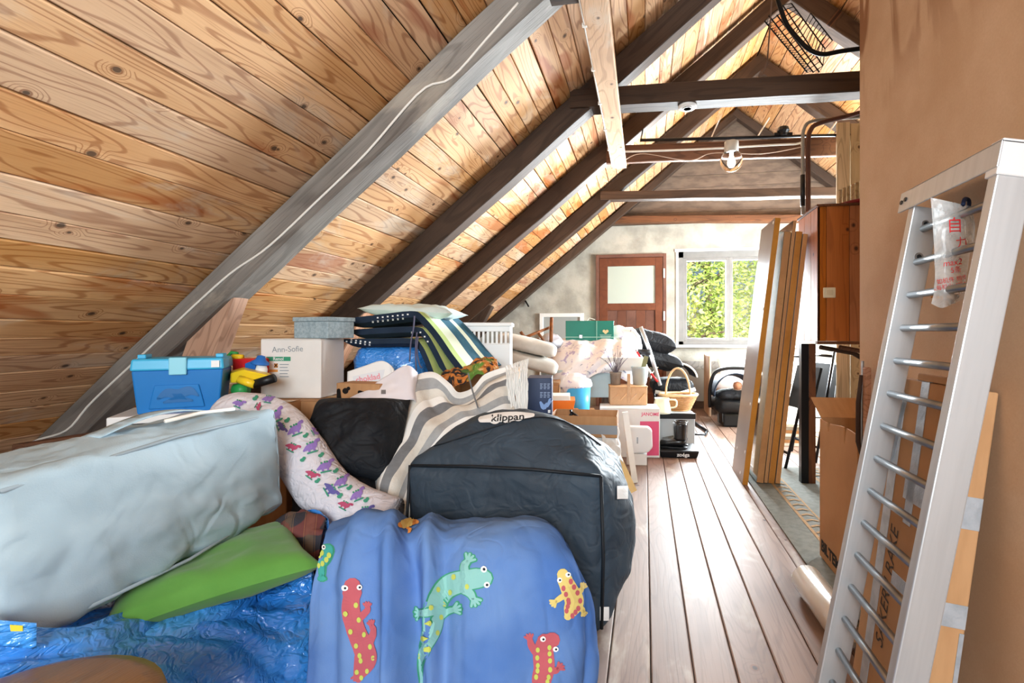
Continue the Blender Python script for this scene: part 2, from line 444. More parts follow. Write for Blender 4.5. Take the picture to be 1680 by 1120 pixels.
run = tag(timber('ceiling_batten', (-.215, -.6, 2.525), (-.222, 4.34, 2.53), .12, .045, W_pale, up=(0, 0, 1), rough=.002, seed=8, bev=.003),
          'pale wooden batten running lengthwise under the collar beams', 'batten')

# ------------------------------------------------------------------ more helpers
from mathutils.bvhtree import BVHTree
def cr(p0, p1, p2, p3, t):
    return 0.5 * ((2 * p1) + (p2 - p0) * t + (2 * p0 - 5 * p1 + 4 * p2 - p3) * t * t + (3 * p1 - p0 - 3 * p2 + p3) * t ** 3)
def crv(ps, t):
    n = len(ps) - 1; x = min(max(t, 0), 1) * n; i = min(int(x), n - 1); f = x - i
    return cr(ps[max(i - 1, 0)], ps[i], ps[i + 1], ps[min(i + 2, n)], f)
def curve_pts(ps, n): ps = [Vector(p) for p in ps]; return [crv(ps, i / (n - 1)) for i in range(n)]
def netfn(net): return lambda s, t: crv([crv(row, s) for row in net], t)
def pxnet(rows): return [[at(*p) for p in row] for row in rows]
def sheet(name, net, m, nu=60, nv=40, fold=None, wr=.0, wsc=7, seed=0, solid=.004, parent=None, mifn=None):
    S = netfn(net)
    def full(s, t):
        p = S(s, t); e = .01
        a = S(min(s + e, 1), t) - S(max(s - e, 0), t); b_ = S(s, min(t + e, 1)) - S(s, max(t - e, 0))
        n = a.cross(b_)
        n = n.normalized() if n.length > 1e-9 else Vector((0, 0, 1))
        d = fold(s, t) if fold else 0
        if wr: d += wr * (nz(p, wsc, seed) + .5 * nz(p, wsc * 2.3, seed + 3))
        return p + n * d
    b = B(); b.grid(full, nu, nv)
    if mifn:
        b.mi = [mifn((i + .5) / (nu - 1), (j + .5) / (nv - 1)) for j in range(nv - 1) for i in range(nu - 1)]
    o = b.out(name, m, parent, smooth=True, solid=solid)
    o['_bv'] = 0; del o['_bv']
    return o
def bvh(*objs):
    bpy.context.view_layer.update()
    vs, fs = [], []
    for o in objs:
        k = len(vs); mw = o.matrix_world
        vs += [mw @ v.co for v in o.data.vertices]; fs += [tuple(i + k for i in p.vertices) for p in o.data.polygons]
    return BVHTree.FromPolygons(vs, fs)
CAMP = Vector((0, 0, CH))
def decal(name, tree, geo, m, parent, off=.003, kind=None):
    "flat print: 2-D pixel geometry laid on the surface it is printed on"
    vs, fs = geo; out = []
    for u, v in vs:
        r = ray(u, v).normalized(); h = tree.ray_cast(CAMP, r)
        if h[0] is None: out.append(None); continue
        n = h[1]
        if n.dot(r) > 0: n = -n
        out.append(h[0] + n * off)
    mp = {}; V = []
    def gi(i):
        if i not in mp: mp[i] = len(V); V.append(tuple(out[i]))
        return mp[i]
    FF = []
    for f in fs:
        if any(out[i] is None for i in f): continue
        ds = [out[i] for i in f]; c0 = sum((x.length for x in ds)) / len(ds)
        if max((a - ds[0]).length for a in ds) > .12: continue
        FF.append(tuple(gi(i) for i in f))
    if not FF: return None
    me = bpy.data.meshes.new(name)
    if parent is not None:
        bpy.context.view_layer.update(); inv = parent.matrix_world.inverted(); V = [tuple(inv @ Vector(p)) for p in V]
    me.from_pydata(V, [], FF); me.update()
    o = link(name, me, m, parent)
    if name in ('spots', 'eyes', 'pupils', 'print', 'printed_leaf', 'black_print', 'emblem', 'handwriting', 'picture'): o['kind'] = 'stuff'
    return o
class G2:
    def __init__(s): s.v = []; s.f = []
    def disc(s, x, y, r, n=14, ry=None):
        k = len(s.v); ry = ry or r
        s.v.append((x, y)); s.v += [(x + r * math.cos(6.2832 * i / n), y + ry * math.sin(6.2832 * i / n)) for i in range(n)]
        s.f += [(k, k + 1 + i, k + 1 + (i + 1) % n) for i in range(n)]; return s
    def stroke(s, pts, r, n=None, caps=True):
        rs = r if isinstance(r, (list, tuple)) else [r] * len(pts)
        P = [Vector((p[0], p[1], q)) for p, q in zip(pts, rs)]
        n = n or max(4, 5 * (len(P) - 1)); P = [crv(P, i / n) for i in range(n + 1)] if len(P) > 1 else P
        k = len(s.v)
        for i, p in enumerate(P):
            d = P[min(i + 1, n)] - P[max(i - 1, 0)]; d = Vector((d.x, d.y)).normalized()
            s.v += [(p.x - d.y * p.z, p.y + d.x * p.z), (p.x, p.y), (p.x + d.y * p.z, p.y - d.x * p.z)]
        for i in range(n):
            a = k + 3 * i; s.f += [(a, a + 1, a + 4, a + 3), (a + 1, a + 2, a + 5, a + 4)]
        if caps:
            for p in (P[0], P[-1]): s.disc(p.x, p.y, p.z, 10)
        return s
    def rect(s, x0, y0, x1, y1, nx=1, ny=1, fn=None):
        k = len(s.v)
        for j in range(ny + 1):
            for i in range(nx + 1):
                p = (x0 + (x1 - x0) * i / nx, y0 + (y1 - y0) * j / ny); s.v.append(fn(*p) if fn else p)
        s.f += [(k + j*(nx+1) + i, k + j*(nx+1) + i + 1, k + (j+1)*(nx+1) + i + 1, k + (j+1)*(nx+1) + i) for j in range(ny) for i in range(nx)]; return s
    def quad(s, a, b, c, d, n=6):
        k = len(s.v)
        for j in range(n + 1):
            for i in range(n + 1):
                x, y = i / n, j / n
                s.v.append(tuple((1-x)*(1-y)*a[q] + x*(1-y)*b[q] + x*y*c[q] + (1-x)*y*d[q] for q in (0, 1)))
        m = n + 1
        s.f += [(k + j*m + i, k + j*m + i + 1, k + (j+1)*m + i + 1, k + (j+1)*m + i) for j in range(n) for i in range(n)]; return s
    def text(s, t, cx, cy, size, ang=0, bold=0, shear=0, sx=1.0):
        vs, fs = text_geo(t, size, bold, shear); k = len(s.v); c, q = math.cos(R(ang)), math.sin(R(ang))
        s.v += [(cx + c * x * sx + q * y, cy + q * x * sx - c * y) for x, y, z in vs]; s.f += [tuple(i + k for i in f) for f in fs]; return s
    def geo(s): return s.v, s.f
def rot_at(u, v, d, yaw=0): return Matrix.Translation(at(u, v, d)) @ Matrix.Rotation(TH + R(yaw), 4, 'Z')
def place(u0, u1, v0, v1, d, yaw=0):
    "matrix at the bottom centre of a front face seen at this pixel rectangle, with its width and height in metres"
    return rot_at((u0 + u1) / 2, v1, d, yaw), (u1 - u0) * d / F, (v1 - v0) * d / F
def thing_m(name, label, cat, mtx, group=None):
    o = thing(name, label, cat, group=group); o.matrix_world = mtx; return o
def softbox(b, w, d, h, n=12, r=.05, bulge=(.02, .02, .02), wr=.005, wsc=9, seed=0, mtx=None):
    "soft bag: x in +-w/2, y in 0..d, z in 0..h"
    H = Vector((w / 2, d / 2, h / 2)); ids = {}; vs = []; fs = []
    def vert(p):
        k = tuple(round(c, 5) for c in p)
        if k in ids: return ids[k]
        q = Vector([p[i] * H[i] for i in range(3)]); core = Vector([max(-H[i] + r, min(H[i] - r, q[i])) for i in range(3)])
        dd = q - core
        if dd.length > 1e-9: q = core + dd.normalized() * r
        for i in range(3):
            a, c = p[(i + 1) % 3], p[(i + 2) % 3]
            if abs(p[i]) > .999:
                bl = bulge[i] if not isinstance(bulge[i], tuple) else bulge[i][0 if p[i] < 0 else 1]
                q[i] += math.copysign(bl * (1 - a * a) * (1 - c * c), p[i])
        nn = Vector(p).normalized(); wv = nz(q, wsc, seed) + .6 * abs(nz(q, wsc * 1.9, seed + 2)) * 2 - .6
        q += nn * wr * wv + Vector((0, d / 2, h / 2))
        ids[k] = len(vs); vs.append(tuple(q)); return ids[k]
    for ax in range(3):
        for sg in (-1, 1):
            for i in range(n):
                for j in range(n):
                    c = []
                    for a, e in ((i, j), (i + 1, j), (i + 1, j + 1), (i, j + 1)):
                        p = [0, 0, 0]; p[ax] = sg; p[(ax + 1) % 3] = -1 + 2 * a / n; p[(ax + 2) % 3] = -1 + 2 * e / n; c.append(vert(tuple(p)))
                    fs.append(tuple(c) if sg > 0 else tuple(reversed(c)))
    b.add(vs, fs, mtx); return b
def pillow(b, w, l, h, n=22, wr=.006, seed=0, mtx=None, pinch=.12):
    "cushion in the XY plane, centre at origin"
    vs, fs = [], []
    for sg in (1, -1):
        k = len(vs)
        for j in range(n + 1):
            for i in range(n + 1):
                x, y = -1 + 2 * i / n, -1 + 2 * j / n
                e = max(0, (1 - x ** 4) * (1 - y ** 4)); t = h / 2 * e ** .55
                sx = 1 - pinch * (1 - x * x) * 0 - pinch * (1 - abs(y)) ** 2 * 0 - pinch * (1 - y * y) * abs(x)
                sy = 1 - pinch * (1 - x * x) * abs(y)
                p = Vector((x * w / 2 * sx, y * l / 2 * sy, sg * t))
                p.z += e * wr * (nz(p, 9, seed + sg) + nz(p, 21, seed + sg))
                vs.append(p)
        m = n + 1
        q = [(k + j*m + i, k + j*m + i + 1, k + (j+1)*m + i + 1, k + (j+1)*m + i) for j in range(n) for i in range(n)]
        fs += q if sg > 0 else [tuple(reversed(f)) for f in q]
    b.add([tuple(p) for p in vs], fs, mtx); return b
M_card = mat('cardboard', '#b98d63', '#a87c54', rough=.85, scale=5, amt=.6, bump=.1, bscale=200, stretch=(6, 1, 1), bdist=.001)
M_cardw = mat('white_cardboard', '#ecebe8', '#dedcd8', rough=.7, scale=4, amt=.6)
M_tape = mat('brown_parcel_tape', '#c9a878', rough=.25, spec=.5)
def carton(name, label, mtx, w, d, h, m, cat='box', group=None, flaps=True, tape=M_tape, openup=False, wall=.006, inner=None):
    "cardboard box: origin at the bottom centre of its front face"
    t = thing_m(name, label, cat, mtx, group); b = B()
    if openup:
        x = w / 2
        b.box(-x, x, 0, wall, 0, h); b.box(-x, x, d - wall, d, 0, h); b.box(-x, -x + wall, wall, d - wall, 0, h); b.box(x - wall, x, wall, d - wall, 0, h)
        b.box(-x, x, 0, d, 0, wall)
    else: b.box(-w / 2, w / 2, 0, d, 0, h)
    b.out('body', m, t, bevel=.004)
    if flaps and not openup:
        for sy in (0, 1):
            f = B(); f.box(-w / 2 + .002, w / 2 - .002, .002 + sy * d / 2, d / 2 - .002 + sy * d / 2, h + .001, h + .004); f.out('flap', m, t)
        if tape: tb = B(); tb.box(-w / 2 - .001, w / 2 + .001, d / 2 - .025, d / 2 + .025, h + .0045, h + .0052); tb.out('tape', tape, t)
    return t
M_white = mat('white_plastic', '#eceeee', rough=.35)
M_black = mat('black_plastic', '#15171a', rough=.4)
M_alu = mat('brushed_aluminium', '#c6c9cc', '#b4b7ba', rough=.38, metal=.55, scale=40, amt=.5, stretch=(1, 1, .05))
M_steel = mat('steel', '#9a9da0', rough=.3, metal=.9)
M_cable = mat('white_cable', '#e9e7e0', rough=.5)
M_chair = mat('black_metal', '#14151a', rough=.35, metal=.3)
def glassm(name, col='#ffffff', rough=.0, alpha_mix=.9):
    n = NT(name); t = n.t
    g = t.nodes.new('ShaderNodeBsdfGlossy'); g.inputs['Roughness'].default_value = max(rough, .02)
    tr = t.nodes.new('ShaderNodeBsdfTransparent'); tr.inputs[0].default_value = lin(col)
    fr = t.nodes.new('ShaderNodeFresnel'); fr.inputs[0].default_value = 1.45
    mx = t.nodes.new('ShaderNodeMixShader'); t.links.new(fr.outputs[0], mx.inputs[0]); t.links.new(tr.outputs[0], mx.inputs[1]); t.links.new(g.outputs[0], mx.inputs[2])
    t.links.new(mx.outputs[0], t.nodes['Material Output'].inputs[0]); return n.m
M_glass = glassm('window_glass')

# ------------------------------------------------------------------ far wall: window, door, hatch, outdoors
M_wframe = mat('grey_window_frame', '#7d7a77', '#6f6c69', rough=.5, scale=8)
M_reveal = mat('white_reveal', '#e4e1dc', rough=.6)
w1 = struct(thing('window_1', 'x', 'x')); del w1['label']; del w1['category']
fw = .075
fb = B(); fb.box(wx0, wx0 + fw, Y1 + .04, Y1 + .12, wz0, wz1); fb.box(wx1 - fw, wx1, Y1 + .04, Y1 + .12, wz0, wz1)
fb.box(wx0, wx1, Y1 + .04, Y1 + .12, wz1 - .09, wz1 - .0); fb.box(wx0, wx1, Y1 + .04, Y1 + .12, wz0, wz0 + .05); fb.out('window_frame', M_wframe, w1, bevel=.004)
rv = B(); rv.box(wx0 - .05, wx1 + .05, Y1 - .012, Y1 - .001, wz1 - .01, wz1 + .03); rv.box(wx0 - .035, wx0, Y1 - .012, Y1 - .001, wz0, wz1 - .01); rv.out('casing', M_reveal, w1)
xm = on_y(1196, 480, Y1 + .08).x
for a, c in ((wx0 + fw, xm - .0), (xm + .0, wx1 - fw)):
    z0, z1 = wz0 + .05, wz1 - .09; e = .045; cb = B()
    cb.box(a, a + e, Y1 + .05, Y1 + .1, z0, z1); cb.box(c - e, c, Y1 + .05, Y1 + .1, z0, z1); cb.box(a + e, c - e, Y1 + .05, Y1 + .1, z0, z0 + e); cb.box(a + e, c - e, Y1 + .05, Y1 + .1, z1 - e, z1)
    sash = cb.out('sash', M_wframe, w1, bevel=.003)
    pb = B(); pb.box(a + e, c - e, Y1 + .073, Y1 + .077, z0 + e, z1 - e); pb.out('pane', M_glass, sash)
sb = B(); sb.box(wx0 - .08, wx1 + .08, Y1 - .14, Y1 + .04, wz0 - .035, wz0); sb.out('window_sill', M_reveal, w1, bevel=.006)
# door
W_door = wood('mahogany_door', '#6f4534', '#5d3728', '#3c2219', knots=2, ring=12, groove=.1, rc_=.2)
d1 = struct(thing('door_1', 'x', 'x')); del d1['label']; del d1['category']
b = B(); b.box(dx0, dx0 + .045, Y1 - .05, Y1 + .0, 0, dz1); b.box(dx1 - .045, dx1, Y1 - .05, Y1, 0, dz1); b.box(dx0 + .045, dx1 - .045, Y1 - .05, Y1, dz1 - .045, dz1); b.out('door_frame', W_door, d1, bevel=.004)
ga, gb = on_y(997, 437, Y1 - .04), on_y(1075, 497, Y1 - .04); a, c = dx0 + .05, dx1 - .05
b = B(); b.box(a, ga.x, Y1 - .045, Y1 - .005, .01, dz1 - .05); b.box(gb.x, c, Y1 - .045, Y1 - .005, .01, dz1 - .05); b.box(ga.x, gb.x, Y1 - .045, Y1 - .005, ga.z, dz1 - .05)
b.box(ga.x, gb.x, Y1 - .045, Y1 - .005, gb.z - .1, gb.z); b.box(ga.x, gb.x, Y1 - .045, Y1 - .005, .01, .2); b.out('door_leaf', W_door, d1, bevel=.004)
for k in range(5):
    x0 = ga.x + (gb.x - ga.x) * k / 5; x1 = ga.x + (gb.x - ga.x) * (k + 1) / 5 - .003
    b = B(); b.box(x0, x1, Y1 - .03, Y1 - .012, .2, gb.z - .1); b.out('panel', W_door, d1, bevel=.002)
b = B(); b.box(ga.x, gb.x, Y1 - .028, Y1 - .02, gb.z, ga.z); b.out('pane', mat('frosted_glass', '#a9b0a4', rough=.35, spec=.5), d1)
for v in (448, 518):
    p = on_y(1090, v, Y1 - .05); b = B(); b.box(p.x - .012, p.x + .008, Y1 - .06, Y1 - .05, p.z - .065, p.z + .065); b.out('hinge', M_white, d1)
# white framed hatch in the low part of the gable wall
h0, h1 = on_y(886, 514, Y1), on_y(958, 640, Y1)
hd = struct(thing('door_2', 'x', 'x')); del hd['label']; del hd['category']
b = B(); b.box(h0.x, h0.x + .055, Y1 - .04, Y1, 0, h0.z); b.box(h1.x - .055, h1.x, Y1 - .04, Y1, 0, h0.z); b.box(h0.x + .055, h1.x - .055, Y1 - .04, Y1, h0.z - .055, h0.z); b.out('hatch_frame', M_reveal, hd, bevel=.004)
b = B(); b.box(h0.x + .055, h1.x - .055, Y1 - .02, Y1 - .002, .02, h0.z - .055); b.out('hatch_panel', mat('grey_hatch', '#9a9c98', rough=.6), hd)
b = B(); b.box(wx0 - .25, 3.1, Y1 - .05, Y1, 0, .1); o = b.out('baseboard_back', W_dark); struct(o)
b = B(); zz = on_y(1150, 598, Y1).z; b.box(wx0 - .2, 3.1, Y1 - .035, Y1, zz - .06, zz + .05); struct(b.out('trim_1', W_grey))
b = B(); b.box(wx0 - .2, 3.1, Y1 - .02, Y1, .1, zz - .06); struct(b.out('trim_2', mat('grey_panel', '#9b978f', '#8b877f', rough=.6, scale=3)))
# nails and wire stubs sticking out of the wall
b = B(); p = on_y(862, 493, Y1); b.tube([p, p + Vector((.06, -.05, -.09))], .012, 6); tag(b.out('wall_hook', M_black), 'small dark hook stuck into the plaster beside the gable rafter', 'hook')
# outdoors: trees beyond the window
random.seed(11)
M_leaf = mat('leaf', '#a7c24e', '#d8de86', rough=.6, scale=2, amt=1, spec=.3)
M_leaf2 = mat('leaf_dark', '#86a83f', '#b5c765', rough=.6, scale=2, amt=1, spec=.3)
M_bark = mat('bark', '#6d5a49', '#4e4035', rough=.9, scale=14)
def tree(x, y, h, rad, n, label, m, z0=-3.0):
    t = thing('tree', label, 'tree', (x, y, z0), group='trees outside the window'); b = B()
    b.tube([(0, 0, 0), (.1, 0, h * .4), (-.1, .1, h * .95)], [.2, .15, .03], 8)
    for k in range(9):
        a = random.uniform(0, 6.28); z = h * random.uniform(.3, .85); r = rad * .8
        b.tube([(0, 0, z), (math.cos(a) * r * .5, math.sin(a) * r * .5, z + .4), (math.cos(a) * r, math.sin(a) * r, z + .5)], [.06, .04, .01], 6)
    b.out('trunk', M_bark, t); lf = B()
    for k in range(n):
        while True:
            q = Vector((random.uniform(-1, 1), random.uniform(-1, 1), random.uniform(-1, 1)))
            if .25 < q.length < 1: break
        c = Vector((q.x * rad, q.y * rad, h * .62 + q.z * h * .42)); s = random.uniform(.03, .075)
        a = Vector((random.gauss(0, 1), random.gauss(0, 1), random.gauss(0, .6))).normalized(); e = a.orthogonal().normalized()
        e = (Matrix.Rotation(random.uniform(0, 6.28), 3, a) @ e)
        lf.add([c - a * s, c + e * s * .45, c + a * s, c - e * s * .45], [(0, 1, 2, 3)])
    o = link('foliage', lf.mesh('foliage'), m, t); o['kind'] = 'stuff'
tree(.7, 11.2, 6.5, 1.7, 9000, 'bright green leafy tree outside the left window pane', M_leaf)
tree(2.9, 11.8, 6.8, 1.7, 9000, 'leafy green tree outside the right window pane', M_leaf2)
tree(1.8, 14.5, 8.5, 2.6, 9000, 'tall pale green tree standing behind the trees outside the window', M_leaf)
b = B(); b.box(-20, 25, Y1 + .5, 45, -3.2, -3.0); struct(b.out('ground', mat('grass', '#7f9a45', '#a2b05c', rough=.9, scale=3)))
# window added to account for the side fill lamp, hidden behind the board partition
b = B(); b.box(3.06, 3.095, 4.45, 4.52, .82, 1.9); b.box(3.06, 3.095, 5.68, 5.75, .82, 1.9); b.box(3.06, 3.095, 4.52, 5.68, .82, .88); b.box(3.06, 3.095, 4.52, 5.68, 1.84, 1.9); w3 = struct(b.out('added_side_window', M_wframe))
b = B(); b.box(3.085, 3.09, 4.52, 5.68, .88, 1.84); b.out('pane', M_glass, w3)
# light pane: closing the opening of the rear gable window
b = B(); b.box(-.55, .75, Y0 - .08, Y0 - .07, 1.0, 2.3); g = b.out('window_2', M_glass); struct(g)
b = B()
for x in (-.55, .08, .70): b.box(x, x + .05, Y0 - .1, Y0 - .05, 1.0, 2.3)
for z in (1.0, 2.25): b.box(-.55, .75, Y0 - .1, Y0 - .05, z, z + .05)
b.out('window_frame', M_wframe, g)

# ------------------------------------------------------------------ right side: ladder, boxes, boards, cupboard
YF, YN = 1.45, 1.13                      # far and near rail of the ladder
tp, bt = on_y(1500, 335, YF), on_y(1343, 1120, YF)
sl = (tp.x - bt.x) / (tp.z - bt.z); ANGL = math.atan(sl)
foot_x = bt.x - sl * bt.z
LT = 1.395 / math.cos(ANGL)
lad = thing('metal_ladder', 'silver metal ladder with round rungs leaning on the particle board wall', 'ladder', (foot_x, YN, 0), (0, ANGL, 0))
# local: x across the rail (towards the wall), y along the rungs, z up the rail
for y0 in (0.0, YF - YN):
    b = B(); b.box(0, .068, y0, y0 + .028, 0.012, LT); b.out('rail', M_alu, lad, bevel=.003)
    f = B(); f.box(-.004, .072, y0 - .003, y0 + .031, 0, .03); f.out('foot', M_black, lad, bevel=.003)
for k in range(15):
    z = (1.337 - .0892 * k) / math.cos(ANGL)
    b = B(); b.tube([(.034, .028, z), (.034, YF - YN, z)], .0095, 14); b.out('rung', M_steel, lad, smooth=True)
b = B(); b.box(-.006, .0, -.004, YF - YN + .075, LT - .005, LT + .052); b.box(-.006, .05, -.004, YF - YN + .045, LT + .046, LT + .052); b.out('top_bar', M_alu, lad, bevel=.002)
b = B(); b.box(-.004, .075, -.004, .034, LT - .02, LT + .056); b.out('end_cap', mat('bright_aluminium', '#dfe1e3', rough=.35, metal=.3), lad, bevel=.003)
for y, z in ((YF - YN + .06, LT + .022), (YF - YN + .04, LT + .026)):
    b = B(); b.tube([(-.009, y, z), (-.005, y, z)], .006, 12); b.out('bolt', M_black, lad)
for z, r in ((LT - .045, .009), (LT - .135, .011)):
    b = B(); b.tube([(.036, YF - YN - .002, z), (.036, YF - YN + .001, z)], r, 14); o = b.out('bolt', M_steel, lad)
    b = B(); b.tube([(.036, YF - YN - .003, z), (.036, YF - YN, z)], r * .55, 10); b.out('bolt_hole', M_black, o)
# bag of screws tied to the top rung
def thin_plastic(name, tint='#eef1f2', amt=.45):
    n = NT(name); t = n.t
    tr = t.nodes.new('ShaderNodeBsdfTransparent'); tr.inputs[0].default_value = lin('#f4f4f2')
    df = t.nodes.new('ShaderNodeBsdfPrincipled'); df.inputs['Base Color'].default_value = lin(tint); df.inputs['Roughness'].default_value = .18
    fac = n.ss(n.noise(n.co, 14, 4, .6, .8), .25, .75, amt * .45, min(1, amt * 1.5))
    mx = t.nodes.new('ShaderNodeMixShader'); t.links.new(fac, mx.inputs[0]); t.links.new(tr.outputs[0], mx.inputs[1]); t.links.new(df.outputs[0], mx.inputs[2])
    bn = t.nodes.new('ShaderNodeBump'); bn.inputs['Strength'].default_value = .6; bn.inputs['Distance'].default_value = .004
    t.links.new(n.noise(n.vm('MULTIPLY', n.co, (1, 1, .4)), 45, 3, .6), bn.inputs['Height']); t.links.new(bn.outputs[0], df.inputs['Normal'])
    t.links.new(mx.outputs[0], t.nodes['Material Output'].inputs[0]); return n.m
M_poly = thin_plastic('clear_polythene', amt=.32)
db = 1.17
bag = thing('plastic_bag', 'clear plastic bag of screws printed with red characters tied to ladder rung', 'bag')
rows = [[(1527, 324, db), (1552, 329, db - .01), (1578, 335, db - .01), (1592, 338, db)],
        [(1530, 365, db), (1556, 368, db - .014), (1582, 370, db - .014), (1600, 372, db)],
        [(1533, 420, db), (1552, 422, db - .014), (1572, 424, db - .014), (1590, 424, db)],
        [(1533, 470, db), (1550, 472, db - .02), (1568, 472, db - .02), (1584, 468, db)],
        [(1528, 498, db), (1545, 505, db - .022), (1564, 498, db - .022), (1582, 490, db)]]
bf = sheet('bag_front', pxnet(rows), M_poly, 26, 40, wr=.003, wsc=30, solid=0, parent=bag)
rows2 = [[(u, v, (2 * db - d) + .002) for u, v, d in r] for r in rows]
sheet('bag_back', pxnet(rows2), M_poly, 26, 40, wr=.003, wsc=30, seed=4, solid=0, parent=bag)
b = B(); b.tube(curve_pts([at(1583, 342, db - .01), at(1584, 380, db - .02), at(1590, 405, db - .015), at(1598, 398, db), at(1596, 365, db), at(1588, 342, db)], 20), .002, 6); b.out('bag_handle', M_poly, bag, smooth=True)
b = B(); b.tube(curve_pts([at(1580, 336, db - .012), at(1583, 326, db + .01), at(1590, 330, db + .02), at(1588, 345, db)], 12), .0045, 8); b.out('tie', mat('navy_cord', '#1b2b4d', rough=.6), bag, smooth=True)
M_redp = mat('red_print', '#c8252c', rough=.5)
tr = bvh(bf)
g = G2(); g.text('自', 1566, 371, 27, -2, .0).text('力', 1577, 399, 20, -8).text('max2', 1562, 431, 14, -8, 0, .2).text('5条', 1568, 443, 12, -8).text('如机件 相电', 1562, 459, 9.5, -10).text('太每机火-4机4', 1556, 470, 9, -10)
decal('print', tr, g.geo(), M_redp, bag, off=.0012)
random.seed(3)
for k in range(7):
    p = at(1533 + random.uniform(3, 42), 487 + random.uniform(-9, 9), db); a = random.uniform(0, 6.28)
    dr = Vector((math.cos(a) * .7, math.sin(a) * .7, random.uniform(-.4, .4))).normalized()
    b = B(); b.tube([p, p + dr * .022], .0028, 8); b.tube([p - dr * .003, p], .006, 10); b.out('screw', M_steel if k else mat('brass', '#c98a3c', metal=.8, rough=.35), bag, smooth=True)

# tall taped carton between ladder and wall
M_duct = mat('silver_duct_tape', '#b9bfc6', '#98a0a8', rough=.3, scale=20, amt=.7, bump=.5, bscale=60, metal=.3)
TI = math.radians(7.2); TW, TD, THH = .085, .30, .92
# local: x toward wall, y along wall away from camera, z up; base back corner x so that the top rests on the wall
bx = WX - .004 - TW * math.cos(TI) - THH * math.sin(TI)
tall = thing('taped_carton', 'tall slim cardboard carton patched with silver tape behind the ladder', 'box', (bx, 1.25, TW * math.sin(TI) + .001), (0, TI, 0))
b = B(); b.box(0, TW, 0, TD, 0, THH); b.out('body', M_card, tall, bevel=.004)
b = B(); b.box(-.004, TW * .6, -.004, TD * .55, THH + .001, THH + .02); b.out('flap', M_card, tall, bevel=.003)
def tape(x0, x1, y0, y1, z0, z1): q = B(); q.box(x0, x1, y0, y1, z0, z1); return q.out('tape', M_duct, tall, bevel=.0015)
for z, h in ((.60, .075), (.37, .055)):
    tape(-.0015, TW - .002, -.002, -.0003, z, z + h)
    tape(-.002, -.0003, -.0015, .16, z + .01, z + h - .01)
tape(-.002, -.0004, .21, .25, 0.02, THH - .1); tape(-.002, -.0004, .11, .145, .55, THH); tape(-.002, TW, .10, .17, THH + .0005, THH + .003); tape(TW - .012, TW - .002, -.002, -.0003, .1, .36)
b = B(); b.add([(-.003, .2, .86), (-.003, .235, .9), (-.02, .26, .72), (-.006, .23, .66)], [(0, 1, 2, 3)]); b.out('loose_tape', M_duct, tall, solid=.001)
tgeo, tf = text_geo('SAKER I RAKE', .07, 0, .25)
b = B(); b.add([(-.0015, .175 + y * .8, .36 + x * .75) for x, y, z in tgeo], tf); link('handwriting', b.mesh('handwriting'), mat('marker_ink', '#4a4038', rough=.8), tall)

# brown handled tool beyond the ladder
p = on_x(1421, 655, WX - .03)
t = thing('hand_saw', 'wooden handled tool with a steel edge leaning at the wall end', 'tool', (p.x, p.y, 0))
b = B(); b.box(-.006, .014, -.012, .018, .55, .93); b.out('handle', W_brace, t, bevel=.006)
b = B(); b.box(-.004, .001, .018, .03, .57, .95); b.box(-.002, .001, -.004, .01, 0, .55); b.out('blade', M_steel, t)
b = B(); b.tube([(-.01, .016, .90), (-.014, .028, .80), (-.014, .03, .66), (-.006, .016, .60)], [.006, .009, .009, .005], 8); b.out('grip', mat('dark_brown_leather', '#3a2a22', rough=.6), t, smooth=True)

# open carton with printed name, standing just past the wall end
fl = on_floor(1345, 915)
BX0, BY0, BY1_ = fl.x, WY + .035, fl.y; BH = .64; BW = .42
bil = thing('open_carton', 'open cardboard carton with black lettering beside the wall end', 'box', (BX0, BY0, .015))
L_ = BY1_ - BY0; e = .006
b = B()
n = 40
def top(y): # torn slits along the top edge
    for c in (.12, .30):
        if abs(y - c) < .012: return BH - .075 + abs(y - c) * 6
    return BH + .008 * math.sin(y * 14)
ys = [L_ * i / n for i in range(n + 1)]
vs = []; 
for y in ys:
    z = top(y); vs += [(0, y, 0), (e, y, 0), (e, y, z), (0, y, z)]
fs = [(i*4 + k, i*4 + (k+1) % 4, i*4 + 4 + (k+1) % 4, i*4 + 4 + k) for i in range(n) for k in range(4)] + [(0, 1, 2, 3), (n*4+3, n*4+2, n*4+1, n*4)]
b.add(vs, fs); b.box(e, BW, L_ - e, L_, 0, BH); b.box(e, BW, 0, e, 0, BH); b.box(BW - e, BW, e, L_ - e, 0, BH); b.box(e, BW - e, e, L_ - e, 0, e)
b.out('body', M_card, bil)
for y0, an, hh in ((L_, 62, .16), (0.0, -55, .16)):
    f = B(); f.box(e, BW - .01, -e / 2, e / 2, 0, hh); f.out('flap', M_card, bil, T(0, y0, BH) @ RX(-an))
f = B(); f.box(-.003, .003, .02, L_ - .02, 0, .26); f.out('flap', M_card, bil, T(BW - .02, 0, BH - .12) @ RY(-38))
vs, fs2 = text_geo('BILTEMA', .085, .004)
b = B(); b.add([(-.0012, L_ * .62 - x * .82, .055 + y * .8) for x, y, z in vs], fs2); link('lettering', b.mesh('lettering'), mat('black_print', '#1a1714', rough=.7), bil)

